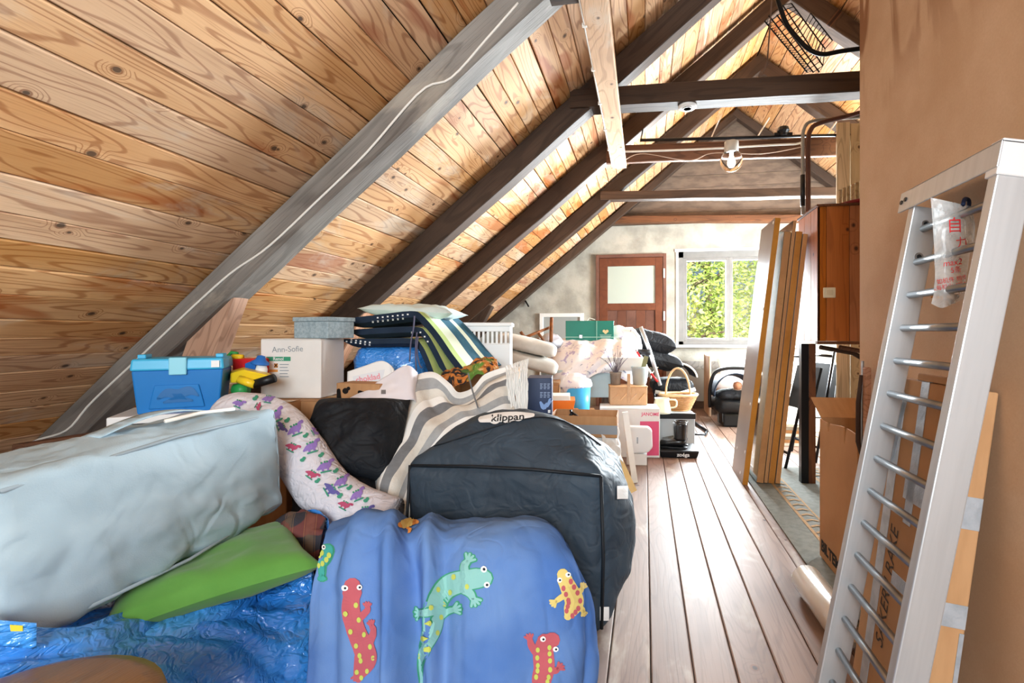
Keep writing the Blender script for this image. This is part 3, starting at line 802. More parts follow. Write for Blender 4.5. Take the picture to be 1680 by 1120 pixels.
# roll of plastic film on the floor
rr = .058
pa = on_floor(1322, 972); pa.z = rr; pb_ = on_floor(1388, 1064); pb_.z = rr
M_film = mat('milky_film', '#cfc4b5', '#b9ad9e', rough=.22, scale=3, amt=.6, spec=.6, coat=.4, stretch=(1, 1, 1))
rl_ = thing('film_roll', 'roll of milky plastic film lying on the floorboards', 'roll', (pa.x, pa.y, 0))
mt = Matrix.Translation((-pa.x, -pa.y, 0))
b = B(); b.tube([pa, pa + (pb_ - pa) * .02, pb_], [rr * .93, rr, rr], 30, cap=False); dr = (pb_ - pa).normalized()
b.tube([pa, pa], [rr * .93, .02], 30, cap=False); b.tube([pb_, pb_], [rr, .02], 30, cap=False); b.tube([pa, pb_], .02, 20, cap=False)
b.out('film', M_film, rl_, mt, smooth=True)
b = B(); b.tube([pa + dr * .004, pb_ - dr * .004], .0195, 20, cap=False); b.out('core', M_card, rl_, mt, smooth=True)

# rug
ra, rb_ = on_floor(1237, 800), on_floor(1335, 925)
rx0 = ra.x - .01; ry0, ry1 = 1.85, ra.y + .55
rug = thing('rug', 'narrow grey-green woven rug with tan striped border on the floor', 'rug', (rx0, ry0, 0)); RW = .72; RLn = ry1 - ry0
M_rug = mat('rug_green_grey', '#7d807a', '#6a6e69', rough=.95, scale=30, amt=.8, bump=.5, bscale=250)
M_rugt = mat('rug_tan', '#a98a63', '#94764f', rough=.95, scale=50, amt=.8, bump=.5, bscale=250)
b = B(); b.grid(lambda s, t: (s * RW, t * RLn, .006 + .004 * nz((s * 2, t * 5, 0), 1.5)), 16, 40); b.out('field', M_rug, rug, solid=.006)
for x, w_ in ((.14, .018), (.235, .012), (.48, .018), (.575, .012)):
    b = B(); b.grid(lambda s, t: (x + s * w_, t * RLn, .0105 + .004 * nz((x / RW * 2, t * 5, 0), 1.5)), 3, 40); b.out('stripe', M_rugt, rug)
for x in (.162, .502):
    b = B()
    for k in range(26):
        y = RLn * (k + .2) / 26
        b.add([(x, y, .0125), (x + .035, y + .02, .0125), (x + .065, y, .0125), (x + .065, y + .02, .0125), (x + .035, y + .04, .0125), (x, y + .02, .0125)], [(0, 1, 4, 5), (1, 2, 3, 4)])
    zg = b.out('zigzag', M_rugt, rug); zg['kind'] = 'stuff'

# leaning boards (cupboard doors)
W_edge = wood('veneer_edge', '#c08a4e', '#b27c42', '#8f5e2e', knots=2, ring=10, rc_=.15)
M_lam = mat('grey_brown_laminate', '#8d8078', '#7f7269', rough=.35, scale=3, amt=.6)
M_mirror = mat('tinted_mirror', '#9aa3a3', rough=.08, metal=.9)
base = on_floor(1218, 795); topn = on_y(1272, 357, base.y)
lean0 = math.atan((topn.x - base.x) / topn.z); Hd = topn.z / math.cos(lean0)
offs = [(0.0, 0, Hd, .036, .40), (.098, .0, Hd * .94, .045, .40), (.148, 0, Hd * .98, .022, .38), (.175, 0, Hd * .94, .040, .38), (.222, 0, Hd * .93, .03, .36)]
dl = ['leaning board whose grey laminate face is uncovered, outermost of the row', 'leaning board with dark glossy face, second from the outermost',
      'thin leaning board in the middle of the row of boards', 'leaning board with wood coloured edge, second from the cupboard', 'leaning board resting against the wooden cupboard, innermost of the row']
for k, (ox, oy, h_, th_, w_) in enumerate(offs):
    x0 = base.x + ox; ln = math.atan((1.107 - .004 - th_ * 1.0 - sum(o_[3] for o_ in offs[k + 1:]) * 1.0 - x0 + 0.0) / (1.80)) if k else lean0
    ln = lean0 - (.012 if k else 0)
    o = thing('leaning_board', dl[k], 'board', (x0, base.y + oy + (.02 if k else 0), (.016 if k else .001)), (0, ln, 0), 'boards leaning on the cupboard')
    b = B(); b.box(0, th_, 0, w_, 0, h_); b.out('core', W_edge, o, bevel=.002)
    b = B(); b.box(-.0015, -.0001, .001, w_ - .001, .001, h_ - .001); b.out('face', M_lam if k in (0, 3, 4) else M_mirror, o)
    if k == 0:
        for z, y in ((h_ * .985, .03), (h_ * .66, .03), (h_ * .3, .05), (h_ * .12, .03), (h_ * .1, .3), (h_ * .03, .1)):
            b = B(); b.tube([(-.004, y, z), (-.0016, y, z)], .011, 10); b.out('plug', M_white, o)

# wooden cupboard on the wall with its post
CXL = 1.107
W_cup = wood('orange_pine', '#b9703a', '#a3602c', '#6f3a16', knots=.72, ring=20, rc_=.3, rough=.5)
cf = on_x(1342, 446, CXL); cz0, cz1 = on_x(1342, 557, CXL).z, on_x(1342, 339, CXL).z; cyb = on_x(1310, 446, CXL).y
cup = thing('wall_cupboard', 'orange pine plank cupboard with a light switch fixed to its front', 'cupboard', (CXL, cf.y, cz0))
CW, CD, CHh = .62, cyb - cf.y, cz1 - cz0
b = B(); b.box(.012, CW, .014, CD, 0, CHh); b.out('carcass', W_red, cup)
xs = [0, .052, .19, .32, .46, .62]
for i in range(5):
    b = B(); b.box(0, xs[i + 1] - xs[i] - .003, 0, .014, -.01, CHh); 
    me = B(); me.add([(x, z, -y) for x, y, z in b.v], b.f)
    o = me.out('front_plank', W_cup, cup, T(xs[i], 0, 0) @ RX(90), bevel=.0015)
ds = [0, CD * .34, CD * .67, CD]
for i in range(3):
    b = B(); b.box(0, ds[i + 1] - ds[i] - .003, -.01, CHh, 0, .012)
    b.out('side_plank', W_cup, cup, Matrix(((0, 0, 1, 0), (1, 0, 0, ds[i]), (0, 1, 0, 0), (0, 0, 0, 1))), bevel=.0015)
b = B(); b.box(-.01, CW, -.012, CD, CHh, CHh + .014); b.out('top', W_red, cup, bevel=.002)
b = B(); b.box(-.004, CW, .0, .04, -.03, -.011); b.out('bottom_rail', W_red, cup, bevel=.002)
sw = on_y(1360, 480, cf.y)
t = thing('light_switch', 'square cream light switch on the front of the pine cupboard', 'switch', (sw.x, cf.y, sw.z))
b = B(); b.box(-.037, .037, -.012, -.0005, -.033, .033); pl_ = b.out('plate', mat('cream_plastic', '#e6dfc6', rough=.4), t, bevel=.004)
b = B(); b.box(-.018, .018, -.016, -.012, -.016, .016); b.out('rocker', mat('cream_plastic2', '#d9d0b4', rough=.4), t, bevel=.002)
pt = on_floor(1322, 795)
po = thing('support_post', 'black and brown post under the pine cupboard', 'post', (CXL - .005, cf.y + .22, 0))
b = B(); b.box(-.03, .018, 0, .06, 0, cz0 - .031); b.out('black_post', M_chair, po, bevel=.003)
b = B(); b.box(-.022, .022, 0, cz0 - .031, 0, .05); b.out('timber_post', W_red, po, Matrix(((1, 0, 0, .042), (0, 0, -1, .055), (0, 1, 0, 0), (0, 0, 0, 1))))
# brackets under the cupboard
for k in range(2):
    b = B(); b.tube([(CXL + .03 + .12 * k, cf.y + .05, cz0 - .05), (CXL + .25 + .12 * k, cf.y + .1, cz0 - .09), (CXL + .42 + .1 * k, cf.y + .12, cz0 - .19)], .016, 6)
    tag(b.out('bent_wood_strip', W_red if k else W_dark), ['dark bent wooden strip hanging under the pine cupboard', 'reddish bent wooden strip under the pine cupboard'][k], 'wood strip')
# pale vertical board wall behind the cupboard
PX0 = on_y(1373, 400, 4.2).x
pw_ = struct(thing('wall_partition', 'x', 'x')); del pw_['label']; del pw_['category']; pw_.location = (PX0, 4.2, 0)
for k in range(8):
    x0 = .105 * k; zt = on_y(1390, 200, 4.2).z - .012 * (k % 3)
    b = B(); b.box(0, .1, 0, zt, 0, .02); b.out('board', M_pale2, pw_, Matrix(((1, 0, 0, x0), (0, 0, 1, .006 * (k % 2)), (0, 1, 0, 0), (0, 0, 0, 1))), bevel=.004)
# red folded parasol / tools on the cupboard
b = B(); p, q = on_y(1372, 332, cf.y + .15), on_y(1412, 316, cf.y + .12); z_ = cz1 + .035
b.tube([(p.x, p.y, z_), (p.x + .1, p.y, z_ + .02), (q.x + .25, q.y, z_ + .06)], [.012, .02, .022], 8)
rd = tag(b.out('red_bar_clamp', mat('dark_red_paint', '#7d1f28', rough=.4)), 'dark red metal bar lying on top of the pine cupboard', 'tool')
b = B(); b.tube([(p.x + .03, p.y - .02, z_ + .005), (p.x + .16, p.y + .03, z_ + .03)], .008, 6); b.out('grip', M_steel, rd)
for k in range(6):
    pk = on_y(1378 + 7 * k, 318 - 3 * k, cf.y + .3); b = B(); b.tube([(pk.x, pk.y, cz1 + .016), (pk.x, pk.y, pk.z + .02)], .011, 10)
    b.lathe([(.011, 0), (.0125, .006), (.005, .012)], 10, T(pk.x, pk.y, pk.z + .02))
    tag(b.out('curtain_pole', M_pale2, smooth=True), ['shortest', 'second shortest', 'third shortest', 'third tallest', 'second tallest', 'tallest'][k] + ' of the upright pale wooden rods on the pine cupboard', 'rod', 'rods on the cupboard')

# ------------------------------------------------------------------ up under the roof
YC = RY_[2] - .05
# pipes rising behind the cupboard
def pipe(name, label, pts, r, m, cat='pipe', n=24, k=10):
    b = B(); b.tube(curve_pts(pts, n), r, k); return tag(b.out(name, m, smooth=True), label, cat)
M_copper = mat('brown_pipe', '#5b3425', '#442619', rough=.45, scale=9)
yp = cyb + .03
A = lambda u, v, y=yp: on_y(u, v, y)
pipe('water_pipe', 'brown painted pipe bending right above the pine cupboard', [A(1326, 352), A(1326, 300), A(1326, 235), A(1330, 213), A(1345, 202), A(1400, 188), A(1440, 176)], .017, M_copper)
pipe('insulated_pipe', 'pale grey conduit with black wrap beside the brown pipe', [A(1317, 352, yp + .02), A(1317, 240, yp + .02), A(1319, 212, yp + .02), A(1332, 199, yp + .02), A(1380, 194, yp + .02), A(1440, 190, yp + .02)], .012, mat('conduit_grey', '#8f8a80', rough=.5))
b = B(); b.tube([A(1317, 338, yp + .02), A(1317, 287, yp + .02)], .0165, 10); bpy.data.objects['insulated_pipe']; b.out('black_wrap', M_black, bpy.data.objects['insulated_pipe'], smooth=True)
# rail with hooks along the lamp beam
p0, p1 = on_y(1050, 230, YC - .1), on_y(1408, 221, YC - .1)
rail = thing('hanging_rail', 'dark hanging rail with thin wire hooks in front of the lamp beam', 'rail')
b = B(); b.tube([p0, p1], .013, 10); b.out('bar', M_chair, rail, smooth=True)
for u0, v0, u1, v1 in ((1051, 232, 1056, 205), (1166, 228, 1179, 198), (1243, 224, 1262, 193), (1356, 222, 1372, 200), (1376, 222, 1392, 205)):
    b = B(); b.tube([on_y(u0, v0, YC - .1), on_y(u1, v1, YC + .12)], .006, 6); b.out('wire_hook', M_cable if u0 != 1051 else M_black, rail)
b = B(); p = on_y(1285, 215, YC - .1); b.lathe([(.03, -.04), (.035, -.02), (.05, 0), (.04, .03), (.015, .04)], 10, T(*p)); b.tube([p + Vector((-.07, 0, -.02)), p + Vector((.07, 0, -.025))], .012, 6); b.out('clamp', M_black, rail)
# cables on the lamp beam and batten
pipe('white_cable', 'white cable clipped along the lamp beam', [on_y(1012, 249, YC), on_y(1100, 246.5, YC), on_y(1185, 243, YC), on_y(1215, 241, YC), on_y(1300, 236.5, YC), on_y(1316, 240, YC), on_y(1317, 300, YC), on_y(1317, 345, YC)], .009, M_cable, 'cable', 40, 8)
pipe('loose_wire', 'thin loose brownish wire sagging along the lamp beam', [on_y(1025, 262, YC - .01), on_y(1055, 252, YC - .01), on_y(1130, 263, YC - .01), on_y(1170, 251, YC - .01), on_y(1250, 252, YC - .01), on_y(1320, 240, YC - .01)], .004, mat('old_wire', '#b59a86', rough=.6), 'wire', 40, 6)
wr_ = thing('clipped_cable', 'white cable with clips along the edge of the pale ceiling batten', 'cable')
pts = [(-.283, -.5 + 4.8 * i / 24, 2.512 + .002 * math.sin(i * 2.1)) for i in range(25)]
b = B(); b.tube(pts, .006, 8); b.out('cable', M_cable, wr_, smooth=True)
for i in range(8, 24, 2):
    b = B(); b.box(-.012, .012, -.008, .008, -.008, .01); b.out('clip', M_cable, wr_, T(*pts[i]), bevel=.002)
# cable along the grey rafter
rc2 = thing('rafter_cable', 'white cable running down the grey weathered rafter', 'cable')
yy = RY_[0] - .006
pts = [on_y(u, v, yy) for u, v in ((850, 5), (800, 62), (740, 128), (690, 150), (600, 252), (520, 330), (440, 405), (380, 447), (320, 500), (230, 585), (150, 660), (110, 705), (60, 722), (20, 742))]
b = B(); b.tube(curve_pts(pts, 60), .0055, 8); b.out('cable', M_cable, rc2, smooth=True)
# braces under rafters
def brace(label, u0, v0, u1, v1, Y, w, h, m=W_brace):
    a, c = on_y(u0, v0, Y), on_y(u1, v1, Y); d_ = (c - a).normalized(); c = a + d_ * ((a.z - 0.0) / -d_.z)
    return tag(timber('rafter_brace', c, a, h, w, m, up=(1, 0, .3), rough=.003), label, 'brace')
brace('reddish brace board rising from behind the blue toolbox to the grey rafter', 388, 440, 336, 585, RY_[0] + .075, .17, .10)
brace('brace board under the dark rafter behind the dotted cushions', 606, 474, 560, 560, RY_[1] + .07, .16, .10)
brace('dark brace under the rafter next to the gable wall', 800, 498, 775, 545, RY_[3] + .07, .16, .1, W_dark)
# globe lamp on the beam
lp = on_y(1200, 264, YC - .06); ly = lp.y; gr = 17.5 * (ly * cT) / F
lamp = thing('globe_lamp', 'clear glass globe lamp hanging from the reddish lamp beam', 'lamp', lp)
b = B(); b.lathe([(.055, gr * .75), (.058, gr * .85), (.058, gr * .8 + .085), (.05, gr * .8 + .09)], 24); b.out('lamp_base', mat('grey_porcelain', '#b9b7b0', rough=.35), lamp, smooth=True)
b = B(); b.lathe([(.001, -gr)] + [(gr * math.cos(a), gr * math.sin(a)) for a in [R(x) for x in range(-80, 56, 8)]], 28)
b.out('glass_globe', mat('clear_globe', '#ffffff', rough=.03, trans=1, ior=1.15), lamp, smooth=True)
b = B(); b.lathe([(.001, -.05), (.02, -.045), (.03, -.025), (.03, -.005), (.014, .04), (.014, .07)], 18); b.out('bulb', mat('lit_bulb', '#fff4e0', emit='#fff1d8', estr=2.5, rough=.4), lamp, smooth=True)
# smoke alarm
sp = on_y(1128, 178, RY_[1] + .05)
sm = thing('smoke_alarm', 'round white smoke alarm under the dark collar beam', 'alarm', (sp.x, sp.y, sp.z))
b = B(); b.lathe([(.062, .055), (.062, .02)], 24); b.out('base', mat('dark_base', '#22262b', rough=.5), sm, smooth=True)
b = B(); b.lathe([(.06, .02), (.062, .008), (.05, 0), (.0, 0)], 24); c_ = b.out('cover', M_white, sm, smooth=True)
b = B(); b.lathe([(.032, -.001), (.032, -.004), (.026, -.004), (.026, -.001)], 24); b.out('ring', M_black, sm)
# wire rack and bent black tube stored above the collar beam
M_wire = mat('black_wire', '#0e0f11', rough=.5, metal=.4)
def Q(u, v):  # plane tilting away above the collar beam
    return on_y(u, v, RY_[1] + .02 + (u - 1258) * .002)
rk = thing('wire_rack', 'black wire rack stored above the collar beams under the ridge', 'rack')
def zl(x, y): return Q(1200 + x / 7, y / 7)
ln = [((380, 240), (870, 830)), ((430, 180), (940, 830)), ((520, 170), (1010, 830)), ((590, 60), (1050, 755)), ((690, 40), (1075, 560)), ((910, 150), (1160, 465))]
b = B()
for a, c in ln: b.tube([zl(*a), zl(*c)], .0045, 6)
b.out('long_wires', M_wire, rk)
def lerp(a, c, t): return (a[0] + (c[0] - a[0]) * t, a[1] + (c[1] - a[1]) * t)
for k in range(15):
    t = k / 14; b = B(); b.tube([zl(*lerp(*ln[1], t)), zl(*lerp(*ln[3], t)), zl(*lerp(*ln[4], min(1, t)))], .003, 5); b.out('cross_wire', M_wire, rk)
for k in range(9):
    t = k / 8; b = B(); b.tube([zl(*lerp(*ln[4], .42 + .58 * t)), zl(*lerp(*ln[5], t))], .003, 5); b.out('cross_wire', M_wire, rk)
b = B()
for k in range(24): b.tube([zl(*lerp(*ln[0], k / 24)), zl(*lerp(*ln[1], (k + .5) / 24)), zl(*lerp(*ln[0], (k + 1) / 24))], .0025, 5)
b.out('truss_wire', M_wire, rk)
YT = RY_[1] - .08
pipe('bent_black_tube', 'thick black bent tube hanging across the wire rack', [on_y(1270, -20, YT), on_y(1281, 15, YT), on_y(1292, 42, YT), on_y(1315, 70, YT), on_y(1332, 84, YT), on_y(1352, 89, YT), on_y(1380, 84, YT), on_y(1440, 76, YT)], .014, M_wire, 'tube', 40, 10)
pipe('brown_rope', 'thin brown rope hanging above the collar beam', [on_y(1266, 0, YT), on_y(1262, 60, YT + .02), on_y(1258, 100, YT + .05), on_y(1250, 123, YT + .08)], .005, mat('brown_cord', '#6b5546', rough=.8), 'rope', 20, 6)

# ------------------------------------------------------------------ the pile: foreground
M_greybag = creased('grey_blue_case_fabric', '#a6bcc8', '#93aab7', rough=.7, scale=2.6, strength=.32, dist=.03)
case = thing_m('storage_case', 'pale grey-blue fabric storage case with a carrying strap, lying on the blue bag', 'case', T(-1.27, 1.185, .402) @ RZ(90) @ RY(-2.5) @ RX(-3))
b = B(); softbox(b, .77, .33, .368, n=26, r=.022, bulge=(.015, .03, .02), wr=.017, wsc=8, seed=2); body_c = b.out('body', M_greybag, case, smooth=True)
M_pipe = mat('case_piping', '#8f9ea7', rough=.7)
bpy.context.view_layer.update(); trc = bvh(body_c)
def on_surf(tree, u, v, off=.004):
    r = ray(u, v).normalized(); h = tree.ray_cast(CAMP, r)
    if h[0] is None: return None
    n = h[1] if h[1].dot(r) < 0 else -h[1]
    return h[0] + n * off
def seam(name, tree, px, r, m, parent, n=40, off=.002):
    ps = [Vector((u, v, 0)) for u, v in px]; ps = [crv(ps, i / (n - 1)) for i in range(n)]
    w = [on_surf(tree, p.x, p.y, off) for p in ps]; w = [p for p in w if p is not None]
    if len(w) < 3: return None
    keep = [w[0]]
    for p in w[1:]:
        if (p - keep[-1]).length < .12: keep.append(p)
    if len(keep) < 3: return None
    bpy.context.view_layer.update(); inv = parent.matrix_world.inverted()
    b = B(); b.tube([inv @ p for p in keep], r, 6); return b.out(name, m, parent, smooth=True)
b = B()
b.tube([(-.37, .012, .342), (0, -.004, .360), (.372, .012, .345)], .005, 6); b.tube([(.375, .02, .03), (.378, .012, .2), (.372, .012, .345)], .004, 6); b.tube([(-.37, .01, .028), (0, -.008, .012), (.372, .01, .028)], .005, 6)
b.out('piping', M_pipe, case, smooth=True)
b = B(); b.grid(lambda s, t: (-.1 + .34 * s, .12 + .045 * t, .385 + .028 * math.sin(math.pi * s) + .004 * t), 24, 4); b.out('strap', M_greybag, case, solid=.004, smooth=True)
b = B(); b.tube([(.05, .09, .394), (.16, .085, .396), (.27, .07, .386)], .006, 6); b.out('zip', M_cable, case, smooth=True)

M_tarp = creased('blue_woven_tarpaulin', '#2478dc', '#48a0f4', rough=.2, scale=11, strength=.6, dist=.014, weave=180, spec=.8, coat=.35, stretch=(1, 1, 2.2))
ik = thing('tarpaulin_bag', 'shiny blue woven plastic carrier bag under the pale fabric case', 'bag', (0, 0, 0))
b = B(); softbox(b, .72, .5, .33, n=22, r=.06, bulge=(.02, .03, .0), wr=.02, wsc=9, seed=5, mtx=T(-1.13, 1.2, .0) @ RZ(90)); b.out('body', M_tarp, ik, smooth=True)
sd = sheet('side_panel', pxnet([[(-60, 1008, .92), (60, 1030, 1.0), (150, 1022, 1.1), (250, 985, 1.28), (360, 962, 1.42), (440, 955, 1.5), (512, 925, 1.56)],
    [(-70, 1060, .9), (60, 1070, .98), (170, 1060, 1.06), (260, 1025, 1.22), (370, 1005, 1.34), (450, 1000, 1.42), (512, 985, 1.5)],
    [(-70, 1120, .88), (70, 1120, .96), (190, 1115, 1.03), (280, 1090, 1.14), (380, 1070, 1.26), (450, 1070, 1.33), (512, 1060, 1.4)],
    [(-70, 1240, .87), (80, 1240, .96), (200, 1230, 1.02), (300, 1220, 1.1), (390, 1200, 1.18), (460, 1190, 1.24), (514, 1170, 1.32)]]), M_tarp, 90, 60,
    fold=lambda s, t: .007 * math.sin(t * 26 + 6 * math.sin(s * 5)) * (.4 + t), wr=.010, wsc=11, seed=1, solid=.003, parent=ik)
b = B(); b.grid(lambda s, t: at(-40 + 100 * s, 1014 + 42 * t + 8 * s, .93 + .05 * s - .012) , 12, 8); hb = b.out('handle_band', M_tarp, ik, solid=.003, smooth=True)
decal('yellow_mark', bvh(hb), G2().quad((16, 1018), (38, 1020), (38, 1034), (18, 1034), 3).geo(), mat('yellow_print', '#e7d23c', rough=.5), ik, off=.003)

# green pillow
b = B(); pillow(b, .50, .44, .11, seed=3, wr=.012)
gp = tag(b.out('green_pillow', mat('green_cotton', '#5a9440', '#4a8232', rough=.8, scale=4, amt=.6, bump=.2, bscale=30, sheen=.2), None, T(-1.26, 1.27, .352) @ RZ(48) @ RY(-3), smooth=True), 'bright green pillow squeezed between the pale case and the blue bag', 'pillow')

# round stool in the corner
st_c = Vector((-.955, .577, 0)); zt = .455
st_ = thing('round_stool', 'round worn brown wooden stool in front of the blue bag', 'stool', st_c)
W_stool = wood('worn_varnish', '#7d5a34', '#5e4126', '#3a2716', knots=2, ring=12, rough=.3, rc_=.2, bleach=.3)
b = B(); b.lathe([(0, zt - .045), (.19, zt - .045), (.205, zt - .03), (.2, zt - .012), (.17, zt), (.08, zt + .006), (0, zt + .006)], 40); b.out('seat', W_stool, st_, smooth=True)
b = B(); b.lathe([(.194, zt - .075), (.198, zt - .046), (.17, zt - .046), (.17, zt - .075)], 40); b.out('apron', wood('pink_worn', '#b3897c', '#8d6255', '#5a3a30', knots=2), st_)
for k in range(4):
    a = R(45 + 90 * k); b = B(); b.tube([(.13 * math.cos(a), .13 * math.sin(a), zt - .05), (.165 * math.cos(a), .165 * math.sin(a), 0)], [.02, .014], 10); b.out('leg', W_stool, st_, smooth=True)

# plaid shirt and cream cloth
def plaid(name, base, c1, c2, sc=26):
    n = NT(name); x, y, z = n.sep(n.raw)
    a = n.ma('SINE', n.ma('MULTIPLY', n.ma('ADD', x, n.ma('MULTIPLY', y, .6)), sc * 3.0)); c = n.ma('SINE', n.ma('MULTIPLY', n.ma('ADD', z, n.ma('MULTIPLY', y, -.5)), sc * 3.4))
    f = n.mix(n.ss(a, .2, .5), lin(base), lin(c1)); f = n.mix(n.ma('MULTIPLY', n.ss(c, .2, .5), .6), f, lin(c2))
    f = n.mix(n.ss(n.ma('ABSOLUTE', a), .05, .0), f, lin('#b98a4e'))
    n.set(n.b.inputs['Base Color'], f); n.b.inputs['Roughness'].default_value = .9; return n.m
cl = sheet('plaid_shirt', pxnet([[(455, 850, 1.72), (480, 838, 1.72), (505, 838, 1.7), (535, 850, 1.68)], [(440, 880, 1.68), (475, 868, 1.64), (505, 868, 1.62), (528, 880, 1.62)], [(430, 915, 1.66), (470, 905, 1.62), (500, 912, 1.6), (520, 930, 1.6)]]),
    plaid('plaid_fabric', '#2b2a33', '#59483c', '#7a3b34'), 40, 30, wr=.022, wsc=16, seed=2, solid=.004)
tag(cl, 'dark plaid shirt crumpled beside the green pillow', 'shirt')
cl = sheet('cream_cloth', pxnet([[(370, 905, 1.6), (410, 880, 1.66), (450, 858, 1.7)], [(372, 915, 1.58), (415, 895, 1.62), (458, 880, 1.66)], [(378, 930, 1.56), (425, 915, 1.58), (465, 910, 1.6)]]), mat('cream_cotton', '#ddd0b6', '#c9bba0', rough=.9, scale=9), 30, 20, wr=.012, wsc=18, solid=.004)
tag(cl, 'cream cloth tucked between the pale case and the green pillow', 'cloth')
cl = sheet('blue_bag_edge', pxnet([[(470, 850, 1.75), (500, 838, 1.74), (520, 836, 1.73), (538, 850, 1.7)], [(510, 850, 1.74), (522, 848, 1.72), (530, 852, 1.7), (540, 866, 1.68)], [(530, 900, 1.72), (533, 890, 1.7), (537, 885, 1.68), (545, 885, 1.66)]]), M_tarp, 24, 24, wr=.01, wsc=20, solid=.003)
tag(cl, 'folded blue plastic bag edge beside the plaid shirt', 'bag')

# lizard print cloth
M_liz = creased('blue_gecko_cotton', '#466fb4', '#6c8fc4', rough=.9, scale=4, strength=.3, dist=.02, stretch=(1, 1, .5), spec=.15)
lz_net = [[(545, 855, 1.66), (610, 838, 1.66), (700, 846, 1.66), (800, 850, 1.66), (885, 850, 1.66), (925, 880, 1.64), (935, 905, 1.66)],
    [(530, 885, 1.47), (600, 846, 1.47), (690, 862, 1.45), (790, 864, 1.45), (885, 862, 1.46), (940, 915, 1.47), (950, 940, 1.6)],
    [(512, 940, 1.38), (590, 905, 1.37), (690, 915, 1.35), (790, 915, 1.34), (895, 915, 1.35), (965, 965, 1.42), (968, 985, 1.58)],
    [(500, 1020, 1.34), (590, 1005, 1.32), (690, 1005, 1.3), (790, 1005, 1.29), (890, 1005, 1.31), (975, 1030, 1.4), (972, 1040, 1.56)],
    [(497, 1110, 1.32), (590, 1105, 1.3), (690, 1105, 1.27), (790, 1105, 1.27), (890, 1105, 1.29), (975, 1110, 1.38), (970, 1110, 1.54)],
    [(497, 1190, 1.30), (590, 1200, 1.28), (690, 1205, 1.255), (790, 1205, 1.255), (890, 1200, 1.27), (972, 1150, 1.38), (968, 1095, 1.52)]]
def lzf(s, t):
    a = .9 * math.exp(-((s - .30 - .02 * t) / .03) ** 2) - .9 * math.exp(-((s - .245 - .02 * t) / .025) ** 2) + .7 * math.exp(-((s - .40 + .03 * t) / .035) ** 2) - .5 * math.exp(-((s - .355) / .02) ** 2)
    a += .5 * math.exp(-((s - .09) / .03) ** 2) + .25 * math.sin(s * 30 + t * 2) * (1 - .6 * (s > .45)) + .4 * math.exp(-((s - .86 + .05 * t) / .03) ** 2)
    return .052 * a * (.25 + min(1, t * 1.6))
liz = sheet('gecko_print_cloth', pxnet(lz_net), M_liz, 120, 90, fold=lzf, wr=.008, wsc=9, seed=6, solid=.003)
tag(liz, 'blue cotton cloth printed with colourful geckos, draped in front of the black bag', 'cloth')
tl = bvh(liz)
P_ = {k: mat('print_' + k, c, rough=.85) for k, c in dict(red='#b85a64', mint='#86bfbb', green='#3f9a78', yellow='#d9c678', white='#f2f2ee', black='#1c2733', teal='#3fa39b', orange='#e39a4a', lime='#bcc75e').items()}
def foot(g, x, y, dx, dy, L, r):
    a = math.atan2(dy, dx)
    for q in (-.75, -.25, .25, .75): g.stroke([(x, y), (x + math.cos(a + q) * L, y + math.sin(a + q) * L)], [r, r * .8], 3)
def gecko(name, body, rad, legs, head, eyes, fill, dots, outline=None):
    o = None
    def build(grow):
        g = G2(); g.stroke(body, [r + grow for r in rad], 40)
        g.stroke(head[:2], [head[2] + grow, head[3] + grow], 8)
        for pts, r, L in legs:
            g.stroke(pts, [r + grow, r * .9 + grow, r * .7 + grow][:len(pts)] if len(pts) < 4 else r + grow, 10)
            foot(g, pts[-1][0], pts[-1][1], pts[-1][0] - pts[-2][0], pts[-1][1] - pts[-2][1], L, 2.4 + grow)
        return g
    if outline: decal('gecko_outline', tl, build(2.2).geo(), outline, liz, off=.0032)
    gk = decal('printed_gecko', tl, build(0).geo(), fill, liz, off=.0055)
    g = G2()
    for i in range(2, 15):
        n = len(body) - 1; t = i / 16
        p = crv([Vector((q[0], q[1], r)) for q, r in zip(body, rad)], t); p2 = crv([Vector((q[0], q[1], r)) for q, r in zip(body, rad)], t + .01)
        d_ = (p2 - p); nn = Vector((-d_.y, d_.x)).normalized(); sg = 1 if i % 2 else -1
        if p.z > 5: g.disc(p.x + nn.x * p.z * .6 * sg, p.y + nn.y * p.z * .6 * sg, 3.4, 8, 4.6)
    decal('spots', tl, g.geo(), dots, liz, off=.007)
    g = G2(); g2 = G2()
    for x, y, r in eyes: g.disc(x, y, r, 12); g2.disc(x + .6, y, r * .45, 8)
    decal('eyes', tl, g.geo(), P_['white'], liz, off=.008); decal('pupils', tl, g2.geo(), P_['black'], liz, off=.009)
# red gecko on the left
gecko('a', [(579, 970), (577, 1000), (586, 1035), (598, 1062), (602, 1082), (590, 1105), (588, 1112)], [12, 14, 15, 18, 17, 9, 6],
      [([(588, 1015), (603, 1000), (603, 996)], 6, 9), ([(606, 1055), (614, 1035), (611, 1025)], 7, 9), ([(590, 1075), (588, 1095), (586, 1105)], 8, 10)],
      [(579, 960), (579, 972), 13, 15], [(568, 963, 4.5), (590, 962, 4.5)], P_['red'], P_['lime'])
# mint gecko in the middle, head to the right
gecko('b', [(786, 948), (765, 952), (735, 962), (718, 985), (712, 1010), (708, 1035), (697, 1062), (690, 1090), (691, 1125)], [15, 16, 18, 17, 15, 12, 8, 5, 2],
      [([(765, 945), (763, 930), (768, 922)], 7, 13), ([(762, 965), (772, 972), (777, 980)], 7, 13), ([(715, 1000), (700, 1004), (692, 1005)], 7, 13), ([(712, 1015), (735, 1002), (745, 999)], 6, 13)],
      [(780, 948), (795, 948), 14, 13], [(795, 934, 5), (800, 958, 5)], P_['mint'], P_['lime'], P_['green'])
